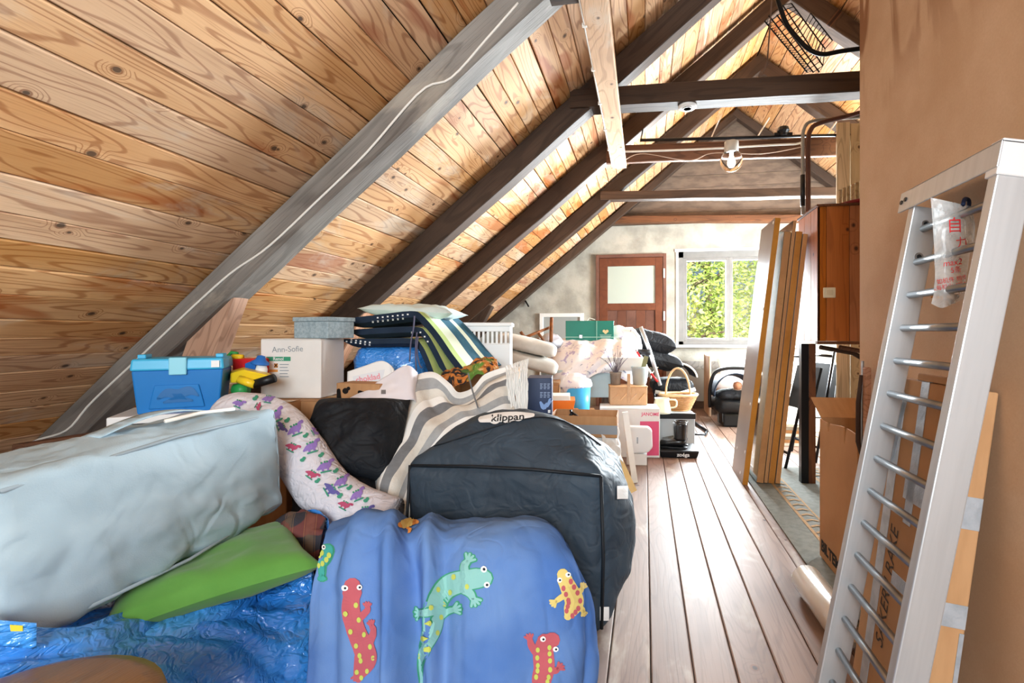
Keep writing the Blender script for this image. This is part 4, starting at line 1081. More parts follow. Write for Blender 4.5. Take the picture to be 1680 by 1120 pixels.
# yellow gecko at right edge
gecko('c', [(925, 950), (932, 965), (940, 985), (935, 1000), (930, 1010)], [11, 13, 15, 12, 6],
      [([(925, 975), (915, 982), (911, 985)], 5, 9), ([(945, 975), (950, 968), (952, 965)], 5, 8), ([(945, 992), (952, 998), (954, 1002)], 5, 7)],
      [(922, 942), (926, 952), 9, 12], [(917, 951, 4), (930, 943, 4)], P_['yellow'], P_['red'])
# red gecko low on the right
gecko('d', [(893, 1050), (891, 1070), (892, 1095), (888, 1115), (890, 1140)], [13, 17, 17, 16, 12],
      [([(882, 1072), (872, 1058), (869, 1048)], 7, 10), ([(900, 1095), (910, 1098), (914, 1095)], 6, 10)],
      [(905, 1048), (893, 1055), 13, 14], [(890, 1045, 4.5), (911, 1062, 4.5)], P_['red'], P_['lime'])
# teal gecko wrapping the left edge and orange one on the ridge
gecko('e', [(540, 905), (530, 918), (515, 925), (502, 930)], [8, 11, 10, 6], [([(530, 930), (530, 940), (530, 944)], 5, 7), ([(512, 945), (508, 955), (506, 958)], 5, 8)],
      [(534, 905), (540, 902), 10, 8], [(533, 900, 4)], P_['teal'], P_['lime'], P_['green'])
gecko('f', [(655, 862), (668, 860), (682, 858)], [5, 6, 4], [([(665, 863), (668, 868), (670, 870)], 3, 5)], [(682, 858), (686, 858), 4, 3], [], P_['orange'], P_['yellow'])

# big black bag
M_nylon = creased('black_blue_nylon', '#27333f', '#334351', rough=.68, scale=4.5, strength=.4, dist=.022, weave=260, spec=.4)
kb = on_floor(997, 1046)
kl = thing_m('car_seat_bag', 'large black nylon bag with a white brand patch on top', 'bag', T(kb.x - .385, kb.y, .0) @ RZ(-2))
def klip(u, v):
    pass
b = B(); softbox(b, .75, .44, .575, n=30, r=.05, bulge=((.01, .10), (.012, .03), (.0, .17)), wr=.010, wsc=7, seed=8); kbody = b.out('body', M_nylon, kl, smooth=True)
tk = bvh(kbody)
M_seam = mat('dark_seam', '#11181f', rough=.6)
b = B()
b.tube([(-.35, .012, .555), (-.1, .0, .568), (.12, -.002, .57), (.362, .012, .556)], .006, 8); b.tube([(.364, .012, .03), (.37, .008, .28), (.362, .012, .556)], .006, 8); b.tube([(-.362, .012, .03), (-.372, .01, .28), (-.355, .012, .556)], .006, 8)
b.out('piping', M_seam, kl, smooth=True)
random.seed(5)
for u, v, w_, h_, a_ in ((1019, 808, 18, 21, 0), (990, 1005, 14, 22, 5)):
    decal('white_tag', tk, G2().rect(u - w_/2, v - h_/2, u + w_/2, v + h_/2, 4, 4).geo(), M_white, kl, off=.006)
g = G2().stroke([(790, 689), (815, 686), (845, 684), (874, 682)], [5, 7.5, 7.5, 3], 20).disc(812, 690, 9, 14, 6.5).disc(832, 688, 10, 14, 7).disc(850, 686, 8, 14, 6)
decal('brand_patch', tk, g.geo(), M_white, kl, off=.004)
decal('lettering', tk, G2().text('klippan', 833, 686.5, 15.5, -3.5, .25, .1, 1.25).geo(), M_seam, kl, off=.0055)
seam('zip', tk, [(648, 745), (720, 730), (850, 690), (920, 690), (985, 730)], .003, M_seam, kl)

# dark bags filling the gap behind the case
M_darkcloth = creased('dark_navy_cloth', '#0d1015', '#151a21', rough=.7, scale=6, strength=.4, dist=.02, spec=.3)
b = B(); softbox(b, .36, .40, .44, n=14, r=.1, bulge=(.02, .03, .04), wr=.015, seed=4); tag(b.out('duffel_bag', M_darkcloth, None, T(-1.24, 1.74, 0) @ RZ(4), smooth=True), 'dark duffel bag under the dinosaur print bolster', 'bag')

# dinosaur print bolster
M_bol = creased('white_print_cotton', '#d9d7dd', '#cbc8d2', rough=.85, scale=9, strength=.4, dist=.02)
bp = curve_pts([at(*p) for p in ((352, 700, 2.02), (385, 684, 2.0), (425, 686, 2.0), (462, 706, 1.97), (497, 752, 1.94), (530, 800, 1.9), (572, 832, 1.86), (640, 860, 1.83))], 60)
rad = [.035 + .063 * min(1, i / 8) for i in range(60)]; rad = [r + .004 * nz((i * .35, 0, 0), 1) for i, r in enumerate(rad)]
b = B(); b.tube(bp, rad, 28); bol = tag(b.out('body_pillow', M_bol, None, smooth=True), 'long white bolster pillow printed with purple dinosaurs, curved over the dark bag', 'pillow')
tb_ = bvh(bol)
M_pur = mat('print_purple', '#8f74bd', rough=.85); M_pur2 = mat('print_violet', '#5f5a9c', rough=.85); M_grn = mat('print_leaf_green', '#3f8f74', rough=.85); M_pink = mat('print_rose', '#b04a6a', rough=.85)
random.seed(9)
def dino(cx, cy, s, a, m):
    c, q = math.cos(R(a)), math.sin(R(a))
    P = lambda x, y: (cx + s * (c * x - q * y), cy + s * (q * x + c * y))
    g = G2().stroke([P(-1, .3), P(-.3, 0), P(.4, -.05), P(.7, -.5), P(1.05, -.6)], [.12 * s, .38 * s, .36 * s, .2 * s, .22 * s], 16)
    for x in (-.35, .3): g.stroke([P(x, .2), P(x, .65)], .13 * s, 4)
    decal('printed_dinosaur', tb_, g.geo(), m, bol, off=.0035)
    g = G2()
    for x, y in ((-.4, -.45), (0, -.5), (.3, -.5)): g.disc(*P(x, y), .14 * s, 7)
    g.stroke([P(-.6, .75), P(.6, .72)], .1 * s, 4); decal('printed_leaf', tb_, g.geo(), M_grn, bol, off=.0045)
for cx, cy, s, a, m in ((392, 662, 9, 20, M_pur), (440, 655, 9, 10, M_pur), (452, 682, 13, -25, M_pur), (484, 704, 13, -20, M_pur), (480, 733, 10, 30, M_pink), (510, 733, 13, -15, M_pur), (517, 708, 8, 60, M_pur),
                        (533, 765, 13, -10, M_pur), (512, 778, 10, 40, M_pink), (560, 790, 12, -15, M_pur), (543, 803, 12, 60, M_pur2), (586, 812, 12, -20, M_pur), (566, 828, 10, 30, M_pink), (600, 838, 12, 0, M_pur2), (462, 700, 9, 70, M_pur2), (425, 668, 7, 120, M_pink)):
    dino(cx, cy, s, a, m)
for cx, cy in ((470, 691), (500, 716), (525, 748), (549, 774), (572, 802), (600, 822), (496, 755), (418, 655), (557, 815), (520, 790)):
    decal('printed_leaf', tb_, G2().disc(cx, cy, 4, 7, 3).disc(cx + 3, cy - 3, 3, 6).geo(), M_grn, bol, off=.004)

# black puffy cushion
b = B(); pillow(b, .42, .38, .30, seed=7, wr=.02, pinch=.03)
tag(b.out('black_cushion', M_darkcloth, None, Matrix.Translation(at(585, 722, 2.16)) @ RZ(9) @ RX(62), smooth=True), 'puffy black cushion between the bolster and the striped blanket', 'cushion')

# striped blanket
M_bl = [mat('blanket_cream', '#dcd8cf', '#cfcac0', rough=.95, scale=30, bump=.4, bscale=120), mat('blanket_grey', '#a7a9aa', '#96989a', rough=.95, scale=30, bump=.4, bscale=120), mat('blanket_white', '#efeeea', rough=.95, bump=.4, bscale=120), mat('blanket_dark', '#7d8084', '#6d7074', rough=.95, scale=30, bump=.4, bscale=120)]
def blm(s, t):
    x = (t * 1.0) % 1
    for lim, k in ((.10, 2), (.2, 1), (.28, 0), (.34, 2), (.42, 3), (.52, 0), (.6, 1), (.66, 2), (.78, 0), (.86, 1), (1.1, 2)):
        if x < lim: return k
bk = thing('striped_blanket', 'cream and grey striped wool blanket with fringe, draped behind the black bag', 'blanket')
bl = sheet('cloth', pxnet([[(592, 830, 1.98), (606, 760, 2.12), (635, 690, 2.3), (665, 628, 2.42), (706, 612, 2.46), (748, 648, 2.44), (795, 618, 2.54), (838, 596, 2.58)],
    [(615, 845, 1.94), (632, 775, 2.06), (662, 705, 2.22), (690, 655, 2.34), (718, 645, 2.4), (752, 660, 2.4), (803, 632, 2.48), (840, 612, 2.52)],
    [(640, 850, 1.9), (660, 785, 2.02), (695, 722, 2.16), (722, 690, 2.24), (750, 680, 2.3), (785, 668, 2.34), (825, 650, 2.42), (842, 640, 2.44)],
    [(665, 850, 1.95), (700, 800, 2.08), (735, 745, 2.2), (760, 718, 2.24), (790, 705, 2.28), (820, 692, 2.32), (845, 684, 2.36), (846, 678, 2.38)],
    [(690, 870, 2.1), (730, 830, 2.2), (770, 790, 2.25), (795, 770, 2.26), (815, 750, 2.28), (840, 735, 2.3), (855, 730, 2.32), (850, 720, 2.34)]]), M_bl, 80, 70,
    fold=lambda s, t: .02 * math.sin(t * 12 + s * 7) + .012 * math.sin(s * 26 + t * 4), wr=.012, wsc=9, seed=3, solid=.006, parent=bk, mifn=blm)
fr = B(); random.seed(2)
for k in range(40):
    t = k / 39; p = at(830 + 36 * t, 600 - 12 * t + 24 * (k % 3) / 3, 2.46 - .02 * t - .01 * (k % 3)); ps = [p]
    for j in range(1, 7): ps.append(p + Vector((random.uniform(-.006, .006) + .006 * j * (1 - t), -.006 * j, -.045 * j + random.uniform(-.006, .006))))
    fr.tube(curve_pts(ps, 10), .004, 5)
o = fr.out('fringe', M_bl[2], bk, smooth=True); o['kind'] = 'stuff'
b = B(); b.tube(curve_pts([at(768, 612, 2.5), at(775, 640, 2.38), at(784, 668, 2.28)], 12), .004, 5); b.out('fold_thread', M_bl[3], bk)

# ------------------------------------------------------------------ the pile: middle
M_blueb = mat('tool_box_blue', '#1f7fce', '#1a74c0', rough=.35, scale=3); M_cyan = mat('tool_box_cyan', '#3fb6e6', rough=.35); M_ltc = mat('pale_cyan', '#8fd8ee', rough=.4)
def taper(b, w0, d0, w1, d1, z0, z1, y0=0.0, y1=0.0):
    return b.add([(-w0/2, y0, z0), (w0/2, y0, z0), (w0/2, y0 + d0, z0), (-w0/2, y0 + d0, z0), (-w1/2, y1, z1), (w1/2, y1, z1), (w1/2, y1 + d1, z1), (-w1/2, y1 + d1, z1)],
                 [(0, 3, 2, 1), (4, 5, 6, 7), (0, 1, 5, 4), (1, 2, 6, 5), (2, 3, 7, 6), (3, 0, 4, 7)])
TBY = 26
def place2(uL, dL, uR, dR, v1):
    "front face whose two ends stand at different distances"
    a, c = at(uL, v1, dL), at(uR, v1, dR); m_ = (a + c) / 2; m_.z = at(0, v1, (dL + dR) / 2).z
    return Matrix.Translation(m_) @ Matrix.Rotation(math.atan2(c.y - a.y, c.x - a.x), 4, 'Z'), Vector((c.x - a.x, c.y - a.y)).length
mt, w = place2(212, 1.97, 368, 2.11, 677); h = 92 * 2.04 / F
z_tb = mt.translation.z
tb = thing_m('toolbox', 'blue plastic toy box with lighter cyan lid on the white appliance', 'box', mt)
b = B(); taper(b, w * .87, .19, w * .97, .22, 0, h * .76, .012, 0); b.out('body', M_blueb, tb, bevel=.006)
b = B(); taper(b, w * 1.0, .235, w * .97, .225, h * .76, h * .97, -.006, 0); lid = b.out('lid', M_cyan, tb, bevel=.008)
b = B(); b.box(-.03, .03, -.016, .0, h * .68, h * .99); b.out('latch', M_ltc, lid, bevel=.004)
for sx in (-1, 1): b = B(); b.box(sx * w * .42 - .014, sx * w * .42 + .014, .05, .13, h * .97, h * 1.04); b.out('lug', M_cyan, lid, bevel=.003)
b = B(); b.add([(-.10, .010, .02), (.09, .010, .02), (.07, .004, h * .5), (-.08, .004, h * .5), (-.10, .002, .02), (.09, .002, .02), (.07, -.004, h * .5), (-.08, -.004, h * .5)], [(3, 2, 1, 0), (4, 5, 6, 7), (0, 1, 5, 4), (1, 2, 6, 5), (2, 3, 7, 6), (3, 0, 4, 7)])
pnl = b.out('raised_panel', M_blueb, tb, bevel=.004)
g = G2().stroke([(-.085, 0), (-.05, .016), (0, .012), (.05, .02), (.085, .004)], [.004, .012, .014, .013, .003], 16).stroke([(-.06, -.012), (0, -.004), (.06, -.01)], [.003, .009, .003], 10)
b = B(); b.add([(x, -.0045 + (.0 if y > 0 else .001), h * .27 + y * 1.4) for x, y in g.v], g.f); link('emblem', b.mesh('emblem'), mat('tool_box_deep', '#1a69ad', rough=.3), tb, T(0, -.001, 0) @ Matrix.Scale(.8, 4, (1, 0, 0)))
b = B(); b.box(w * .36, w * .45, -.012, -.008, h * .80, h * .92); b.out('label', M_white, lid)
b = B(); b.box(w * .44, w * .452, .05, .19, .03, h * .55); b.out('side_grip', M_blueb, tb, bevel=.003)
# white appliance under it
hh = z_tb - .40; w = .36; mt = mt @ T(-.045, -.02, 0); rz_ = Matrix.Rotation(mt.to_euler().z, 4, 'Z')
ap = thing_m('microwave_oven', 'white microwave oven with dark door under the blue toy box', 'microwave', T(mt.translation.x, mt.translation.y, .40) @ rz_)
b = B(); b.box(-w/2, w/2, 0, .30, 0, hh - .001); b.out('housing', M_white, ap, bevel=.006)
b = B(); b.box(-w/2 + .02, w/2 - .1, -.012, -.001, .03, hh - .03); b.out('door', mat('dark_glass', '#1d2630', rough=.12, spec=.6), ap, bevel=.004)
carton('moving_carton', 'plain brown carton under the white microwave', T(mt.translation.x, mt.translation.y, 0) @ rz_, .36, .30, .394, M_card)
o = timber('eave_timber', at(30, 742, 2.0), at(190, 716, 2.35), .07, .07, W_red, rough=.004, seed=12); tag(o, 'short brown timber tying the foot of the grey rafter', 'timber')
# toys
def at_t(u, d): q = at(u, 600, d); return T(q.x, q.y, 0)
mt, w, h = place(372, 470, 640, 700, 2.18)
carton('toy_carton', 'carton holding up the plastic toys beside the blue toy box', at_t(432, 2.20) @ RZ(9), .21, .12, mt.translation.z + .10, M_card)
M_yel = mat('yellow_plastic', '#f2d02a', rough=.35); M_red = mat('red_plastic', '#d2282c', rough=.35); M_toyb = mat('blue_toy', '#2a6fc4', rough=.4); M_toyg = mat('green_toy', '#2f9a4e', rough=.4)
zt_ = mt.translation.z + .106; dd = 2.2
ty = thing('toy_loader', 'yellow plastic toy loader with black roller', 'toy', at(405, 637, dd))
def tpx(o, m, name, pts, r, n=10, parent=None):
    bpy.context.view_layer.update(); inv = (parent or o).matrix_world.inverted(); b = B(); b.tube([inv @ at(*p) for p in pts], r, n); return b.out(name, m, parent or o, smooth=True)
M0 = ty.location
b = B(); b.add([tuple(at(u, v, dd) - M0) for u, v in ((378, 612), (400, 606), (440, 615), (452, 622), (418, 630), (400, 628), (378, 628))] + [tuple(at(u, v, dd + .09) - M0) for u, v in ((378, 608), (400, 602), (440, 611), (452, 618), (418, 626), (400, 624), (378, 624))],
      [(0, 1, 2, 3, 4, 5, 6), (13, 12, 11, 10, 9, 8, 7)] + [(i, (i + 1) % 7, 7 + (i + 1) % 7, 7 + i) for i in range(7)]); b.out('body', M_yel, ty, bevel=.006)
tpx(ty, M_yel, 'arm', [(392, 622, dd - .03), (418, 631, dd - .03)], .018)
tpx(ty, M_black, 'roller', [(417, 630, dd - .02), (450, 620, dd - .02)], .02, 14)
tpx(ty, M_toyg, 'chassis', [(386, 640, dd + .02), (405, 638, dd + .02)], .03)
ty2 = thing('toy_truck', 'red toy truck with yellow roof light behind the yellow loader', 'toy', at(395, 612, dd + .12)); M0 = ty2.location
b = B(); p, q = at(378, 612, dd + .12) - M0, at(420, 588, dd + .12) - M0; b.box(p.x, q.x, 0, .1, p.z - .02, q.z); b.out('body', M_red, ty2, bevel=.008)
tpx(ty2, M_yel, 'roof_light', [(383, 585, dd + .14), (398, 586, dd + .14)], .014)
tpx(ty2, M_toyg, 'roof_bar', [(374, 584, dd + .16), (380, 578, dd + .16), (390, 580, dd + .16)], .008)
ty3 = thing('toy_figure', 'small toy figure in a blue hat next to the red truck', 'toy', at(426, 612, dd + .1)); M0 = ty3.location
b = B(); p, q = at(392, 612, dd + .08) - M0, at(411, 595, dd + .08) - M0; b.add([(p.x, 0, p.z), (q.x, 0, p.z), (q.x, 0, q.z + .0), ((p.x + q.x) / 2 + .012, 0, q.z + .008), (p.x, 0, q.z - .005)] + [(p.x, .03, p.z), (q.x, .03, p.z), (q.x, .03, q.z), ((p.x + q.x) / 2 + .012, .03, q.z + .008), (p.x, .03, q.z - .005)], [(0, 1, 2, 3, 4), (9, 8, 7, 6, 5)] + [(i, (i + 1) % 5, 5 + (i + 1) % 5, 5 + i) for i in range(5)]); b.out('coat', M_toyb, ty3, bevel=.003)
b = B(); c = at(429, 606, dd + .1) - M0; b.lathe([(.024, -.022), (.026, 0), (.02, .02), (.0, .028)], 14, T(*c)); b.out('head', M_white, ty3, smooth=True)
b = B(); c = at(427, 594, dd + .1) - M0; b.lathe([(.04, -.008), (.038, .0), (.022, .012), (.016, .03), (0, .034)], 14, T(*c) @ RY(12)); b.out('hat', M_toyb, ty3, smooth=True)
# stacked cartons with the white box
mt, w, h = place(427, 527, 557, 653, 2.4, -1)
zb = mt.translation.z
base_c = carton('printed_carton', 'brown carton with red print under the tall white carton', T(mt.translation.x + .13, mt.translation.y - .06, 0) @ RZ(8), .44, .34, zb - .006, M_card)
wc = carton('white_carton', 'tall white carton with a green chemical label and handwriting', mt, w, .24, h, M_cardw, tape=None)
bpy.context.view_layer.update(); tw = bvh(wc.children[0])
M_gr = mat('print_green', '#1f9a4c', rough=.6); M_or = mat('print_orange', '#e8652a', rough=.6); M_ink = mat('grey_ink', '#8d979e', rough=.8)
decal('green_label', tw, G2().rect(437, 585, 477, 592, 2, 1).geo(), M_gr, wc, .0012); decal('lettering', tw, G2().text('Renol', 457, 588.5, 7.5, 0, .1).geo(), M_white, wc, .002)
decal('hazard_square', tw, G2().rect(450, 596, 456, 603).geo(), M_or, wc, .0012); decal('hazard_cross', tw, G2().text('X', 453, 599.5, 8, 0, .3).geo(), M_black, wc, .002)
decal('orange_label', tw, G2().rect(438, 606, 456, 610).geo(), M_or, wc, .0012); decal('handwriting', tw, G2().text('Ann-Sofie', 472, 573, 13, -2).geo(), M_ink, wc, .0012)
for k in range(5): decal('small_print', tw, G2().rect(459, 597 + 5 * k, 474 - 2 * (k % 2), 598.2 + 5 * k).geo(), M_ink, wc, .0012)
vs, fs_ = text_geo('Ho', .06, .004); b = B(); b.add([(x + .14, -.0015, y + zb - .07) for x, y, z in vs], fs_); link('lettering', b.mesh('lettering'), mat('red_letters', '#b8402e', rough=.7), base_c)
M_felt = mat('grey_felt', '#a9bcc4', '#8b9ea8', rough=.95, scale=60, amt=.9, bump=.4, bscale=150)
mt, w, h = place(466, 556, 527, 556, 2.47, -22); mt = Matrix.Translation((0, .0, wc.matrix_world.translation.z + (653 - 557) * 2.4 / F + .006 - mt.translation.z)) @ mt
fb_ = thing_m('felt_box', 'grey felt storage box with lid standing on the tall white carton', 'box', mt)
b = B(); b.box(-.125, .11, 0, .17, 0, .085); b.out('body', M_felt, fb_, bevel=.004)
b = B(); b.box(-.13, .115, -.005, .175, .086, .108); b.out('lid', M_felt, fb_, bevel=.004)
# white tray, cardboard with black print, loose white sheets
mt, w, h = place(548, 600, 630, 662, 2.3)
pc = carton('black_print_carton', 'small brown carton with black print beside the white tray', T(mt.translation.x + .02, mt.translation.y + .03, 0) @ RZ(-6), .24, .12, mt.translation.z + h, M_card, tape=None, flaps=False)
bpy.context.view_layer.update(); tpc = bvh(pc.children[0]); decal('black_print', tpc, G2().disc(567, 641, 5).disc(572, 637, 3).stroke([(556, 640), (557, 658), (560, 664)], [3, 4, 3]).stroke([(590, 643), (605, 647)], 3).geo(), M_black, pc, .0015)
tr_ = thing('white_tray', 'white plastic tray with pink lettering leaning behind the white sheets', 'tray', (0, 0, 0))
ts = sheet('panel', pxnet([[(571, 610, 2.5), (600, 600, 2.5), (625, 592, 2.5), (640, 598, 2.5), (645, 606, 2.48)], [(570, 640, 2.46), (600, 638, 2.46), (625, 635, 2.46), (640, 632, 2.46), (648, 630, 2.46)]]), M_white, 20, 12, solid=.012, parent=tr_)
bts = bvh(ts); decal('label', bts, G2().quad((580, 618), (632, 606), (628, 626), (582, 634), 4).geo(), mat('pale_label', '#dfe4ea', rough=.6), tr_, .008); decal('lettering', bts, G2().text('choklad', 605, 621, 13, -10, .3).geo(), mat('print_pink', '#e59aa6', rough=.7), tr_, .0095)
sh = sheet('white_sheet', pxnet([[(556, 662, 2.3), (600, 640, 2.33), (640, 612, 2.36), (668, 600, 2.4), (684, 612, 2.42)], [(545, 672, 2.24), (600, 655, 2.26), (640, 640, 2.28), (672, 628, 2.32), (682, 635, 2.36)], [(538, 690, 2.2), (600, 672, 2.22), (640, 662, 2.22), (672, 656, 2.26), (682, 660, 2.3)]]),
           mat('white_vinyl', '#eceaf0', '#dcdae4', rough=.5, scale=5), 36, 24, wr=.008, wsc=9, solid=.003); tag(sh, 'white plastic sheet with barcode sticker over the black cushion', 'sheet')
ls = bvh(sh); g = G2()
for k in range(7): g.rect(626 + 1.1 * k, 640, 626.6 + 1.1 * k, 647)
q = decal('barcode', ls, g.geo(), M_black, sh, .0035)
if q: q['kind'] = 'stuff'
# blue bag behind under the cushions
mt, w, h = place(578, 692, 566, 640, 2.72)
z_bag = mt.translation.z
b = B(); softbox(b, w * 1.02, .36, h * .98, n=18, r=.05, bulge=(.02, .03, .0), wr=.018, wsc=10, seed=9, mtx=mt); tag(b.out('blue_carrier_bag', M_tarp, None, smooth=True), 'crumpled blue plastic bag beneath the dotted cushions', 'bag')
carton('moving_carton', 'brown carton under the crumpled blue bag and dotted cushions', T(mt.translation.x, mt.translation.y - .02, 0) @ RZ(6), .60, .45, z_bag - .006, M_card)
# lounger cushions
M_nav = mat('cushion_navy', '#16263a', '#203247', rough=.85, scale=9, bump=.2, bscale=200); M_cg = mat('cushion_green', '#b9cf86', '#a8c074', rough=.9, scale=9); M_cc = mat('cushion_cream', '#dde6d0', rough=.9); M_cb = mat('cushion_teal', '#2b5a70', '#3a6c80', rough=.9, scale=20)
def cushion(label, front, d, depth, th, cols, dots):
    path = curve_pts([at(u, v, d) for u, v in front], 26); o = thing('lounger_cushion', label, 'cushion', path[0], group='stacked lounger cushions'); P0 = path[0]
    bk_ = Vector((sT * -.2, 1, 0)) * depth; nb = 8; b = B(); V = []
    for i, p in enumerate(path):
        t_ = (path[min(i + 1, 25)] - path[max(i - 1, 0)]).normalized(); nrm = Vector((-t_.z, 0, t_.x)); nrm = nrm if nrm.z > 0 else -nrm
        e = min(1, min(i, 25 - i) / 2.0 + .25)
        for j in range(nb + 1):
            s_ = j / nb; q = p + bk_ * s_ + Vector((.10 * s_ * (i / 25), 0, 0)); e2 = min(1, min(j, nb - j) / 1.0 * .5 + .6)
            V.append(q + nrm * .0 - P0); V.append(q - nrm * th * e * e2 - P0)
    m = (nb + 1) * 2; idx = lambda i, j, k: i * m + j * 2 + k
    for i in range(25):
        for j in range(nb):
            b.m = cols[min(j, len(cols) - 1)] if True else 0
            b.add([], []); b.f.append((idx(i, j, 0), idx(i, j + 1, 0), idx(i + 1, j + 1, 0), idx(i + 1, j, 0))); b.mi.append(cols[min(j, len(cols) - 1)])
            b.f.append((idx(i, j, 1), idx(i + 1, j, 1), idx(i + 1, j + 1, 1), idx(i, j + 1, 1))); b.mi.append(0)
        b.f.append((idx(i, 0, 0), idx(i + 1, 0, 0), idx(i + 1, 0, 1), idx(i, 0, 1))); b.mi.append(0)
        b.f.append((idx(i, nb, 0), idx(i, nb, 1), idx(i + 1, nb, 1), idx(i + 1, nb, 0))); b.mi.append(0)
    for i in (0, 25):
        for j in range(nb): b.f.append((idx(i, j, 0), idx(i, j, 1), idx(i, j + 1, 1), idx(i, j + 1, 0))); b.mi.append(0)
    b.v = [tuple(v) for v in V]
    c = b.out('pad', [M_nav, M_cg, M_cc, M_cb], o, smooth=False, bevel=.006)
    bpy.context.view_layer.update(); tt = bvh(c); g = G2()
    for u, v in dots: g.rect(u - 1.4, v - 1.2, u + 1.4, v + 1.2)
    q = decal('dots', tt, g.geo(), M_white, o, .003)
    if q: q['kind'] = 'stuff'
    return o
cushion('top lounger cushion with navy edge and wide cream stripe, folded over the stack', [(560, 523), (620, 516), (676, 510), (694, 518), (720, 548), (742, 580), (762, 606)], 2.72, .42, .06, [1, 2, 2, 3, 3, 2, 3, 3],
        [(620 + 8.2 * k, 521 - .9 * k) for k in range(7)] + [(612 + 8.2 * k, 527.5 - .9 * k) for k in range(7)])
cushion('middle lounger cushion with green stripe, under the cream striped one', [(572, 541), (630, 537), (684, 536), (700, 546), (716, 572), (736, 612)], 2.69, .40, .055, [1, 1, 1, 2, 3, 3, 3, 3], [(690, 545), (697, 552), (702, 560), (676, 545)])
cushion('lowest lounger cushion with white dots, resting on the blue bag', [(560, 556), (620, 555), (676, 555), (692, 566), (704, 590), (716, 622)], 2.66, .40, .05, [1, 1, 1, 1, 3, 3, 3, 3],
        [(569 + 7.5 * k, 560 + 1.0 * k) for k in range(6)] + [(577 + 7.5 * k, 557.5 + 1.0 * k) for k in range(5)] + [(690 + 4 * k, 580 + 8 * k) for k in range(4)])
st2 = thing('cushion_ties', 'purple-grey tie strings hanging from the lounger cushions', 'string')
for k, (u, v) in enumerate(((680, 518), (684, 545), (686, 552))):
    b = B(); b.tube(curve_pts([at(u, v, 2.63), at(u - 2, v + 22, 2.62), at(u - 6 + 4 * k, v + 45, 2.61), at(u - 8 + 7 * k, v + 75 - 12 * k, 2.6)], 14), .004, 6); b.out('string', mat('purple_grey_cord', '#5f5f78', rough=.8), st2, smooth=True)
b = B(); pillow(b, .56, .34, .085, seed=12, wr=.015, mtx=Matrix.Translation(at(682, 512, 2.95)) @ RZ(6) @ RY(3)); tag(b.out('folded_quilt', mat('pale_aqua_cotton', '#cfe0e0', '#bdd2d4', rough=.9, scale=5, bump=.3, bscale=12), None, smooth=True), 'pale aqua folded quilt lying on top of the lounger cushions', 'quilt')
# white laundry basket
mt, w, h = place(758, 828, 530, 606, 3.15, 4)
bs = thing_m('laundry_basket', 'white plastic laundry basket with slots behind the lounger cushions', 'basket', mt)
b = B(); W_, D_, H_ = w * 1.25, .34, h
b.add([], []);
for z0, z1, g_ in ((0, H_ * .55, 0), (H_ * .82, H_, .0)):
    b.box(-W_/2, W_/2, 0, .006, z0, z1); b.box(-W_/2, W_/2, D_ - .006, D_, z0, z1); b.box(-W_/2, -W_/2 + .006, .006, D_ - .006, z0, z1); b.box(W_/2 - .006, W_/2, .006, D_ - .006, z0, z1)
b.box(-W_/2, W_/2, 0, D_, -.006, 0); b.out('shell', M_white, bs, bevel=.003)
b = B(); b.box(-W_/2 - .012, W_/2 + .012, -.012, .0, H_ - .02, H_ + .004); b.box(W_/2, W_/2 + .012, 0, D_, H_ - .02, H_ + .004); b.box(-W_/2 - .012, -W_/2, 0, D_, H_ - .02, H_ + .004); b.out('rim', M_white, bs, bevel=.004)
for k in range(13):
    x = -W_/2 + W_ * k / 12; b = B(); b.box(max(-W_/2, x - .007), min(W_/2, x + .007), 0, .006, H_ * .55, H_ * .82); b.out('slat', M_white, bs)
for k in range(13):
    y = D_ * k / 12; b = B(); b.box(W_/2 - .006, W_/2, max(0, y - .007), min(D_, y + .007), H_ * .55, H_ * .82); b.out('slat', M_white, bs)
carton('moving_carton', 'brown carton under the white laundry basket', T(mt.translation.x, mt.translation.y, 0) @ RZ(8), .45, .38, mt.translation.z - .012, M_card)
# orange and green patterned cloth
n = NT('patterned_scarf'); v_ = n.noise(n.co, 16, 3, .6, 1.5); v2 = n.noise(n.vm('ADD', n.co, (3, 1, 2)), 5, 2, .5, .5)
c_ = n.mix(n.ss(v_, .42, .5), lin('#1f1a1c'), lin('#c97a35')); c_ = n.mix(n.ss(v2, .52, .58), c_, lin('#5f8a35')); c_ = n.mix(n.ss(v_, .6, .66), c_, lin('#d7b27a')); n.set(n.b.inputs['Base Color'], c_); n.b.inputs['Roughness'].default_value = .8
sc = sheet('patterned_scarf', pxnet([[(725, 612, 2.7), (745, 600, 2.72), (770, 598, 2.74), (790, 586, 2.78), (815, 590, 2.8)], [(720, 628, 2.62), (740, 618, 2.62), (765, 612, 2.66), (790, 602, 2.7), (818, 602, 2.74)], [(712, 648, 2.6), (735, 640, 2.6), (765, 626, 2.62), (795, 614, 2.66), (822, 612, 2.7)]]), n.m, 50, 30, wr=.03, wsc=16, seed=8, solid=.004)
tag(sc, 'crumpled orange, black and green patterned scarf above the striped blanket', 'scarf')

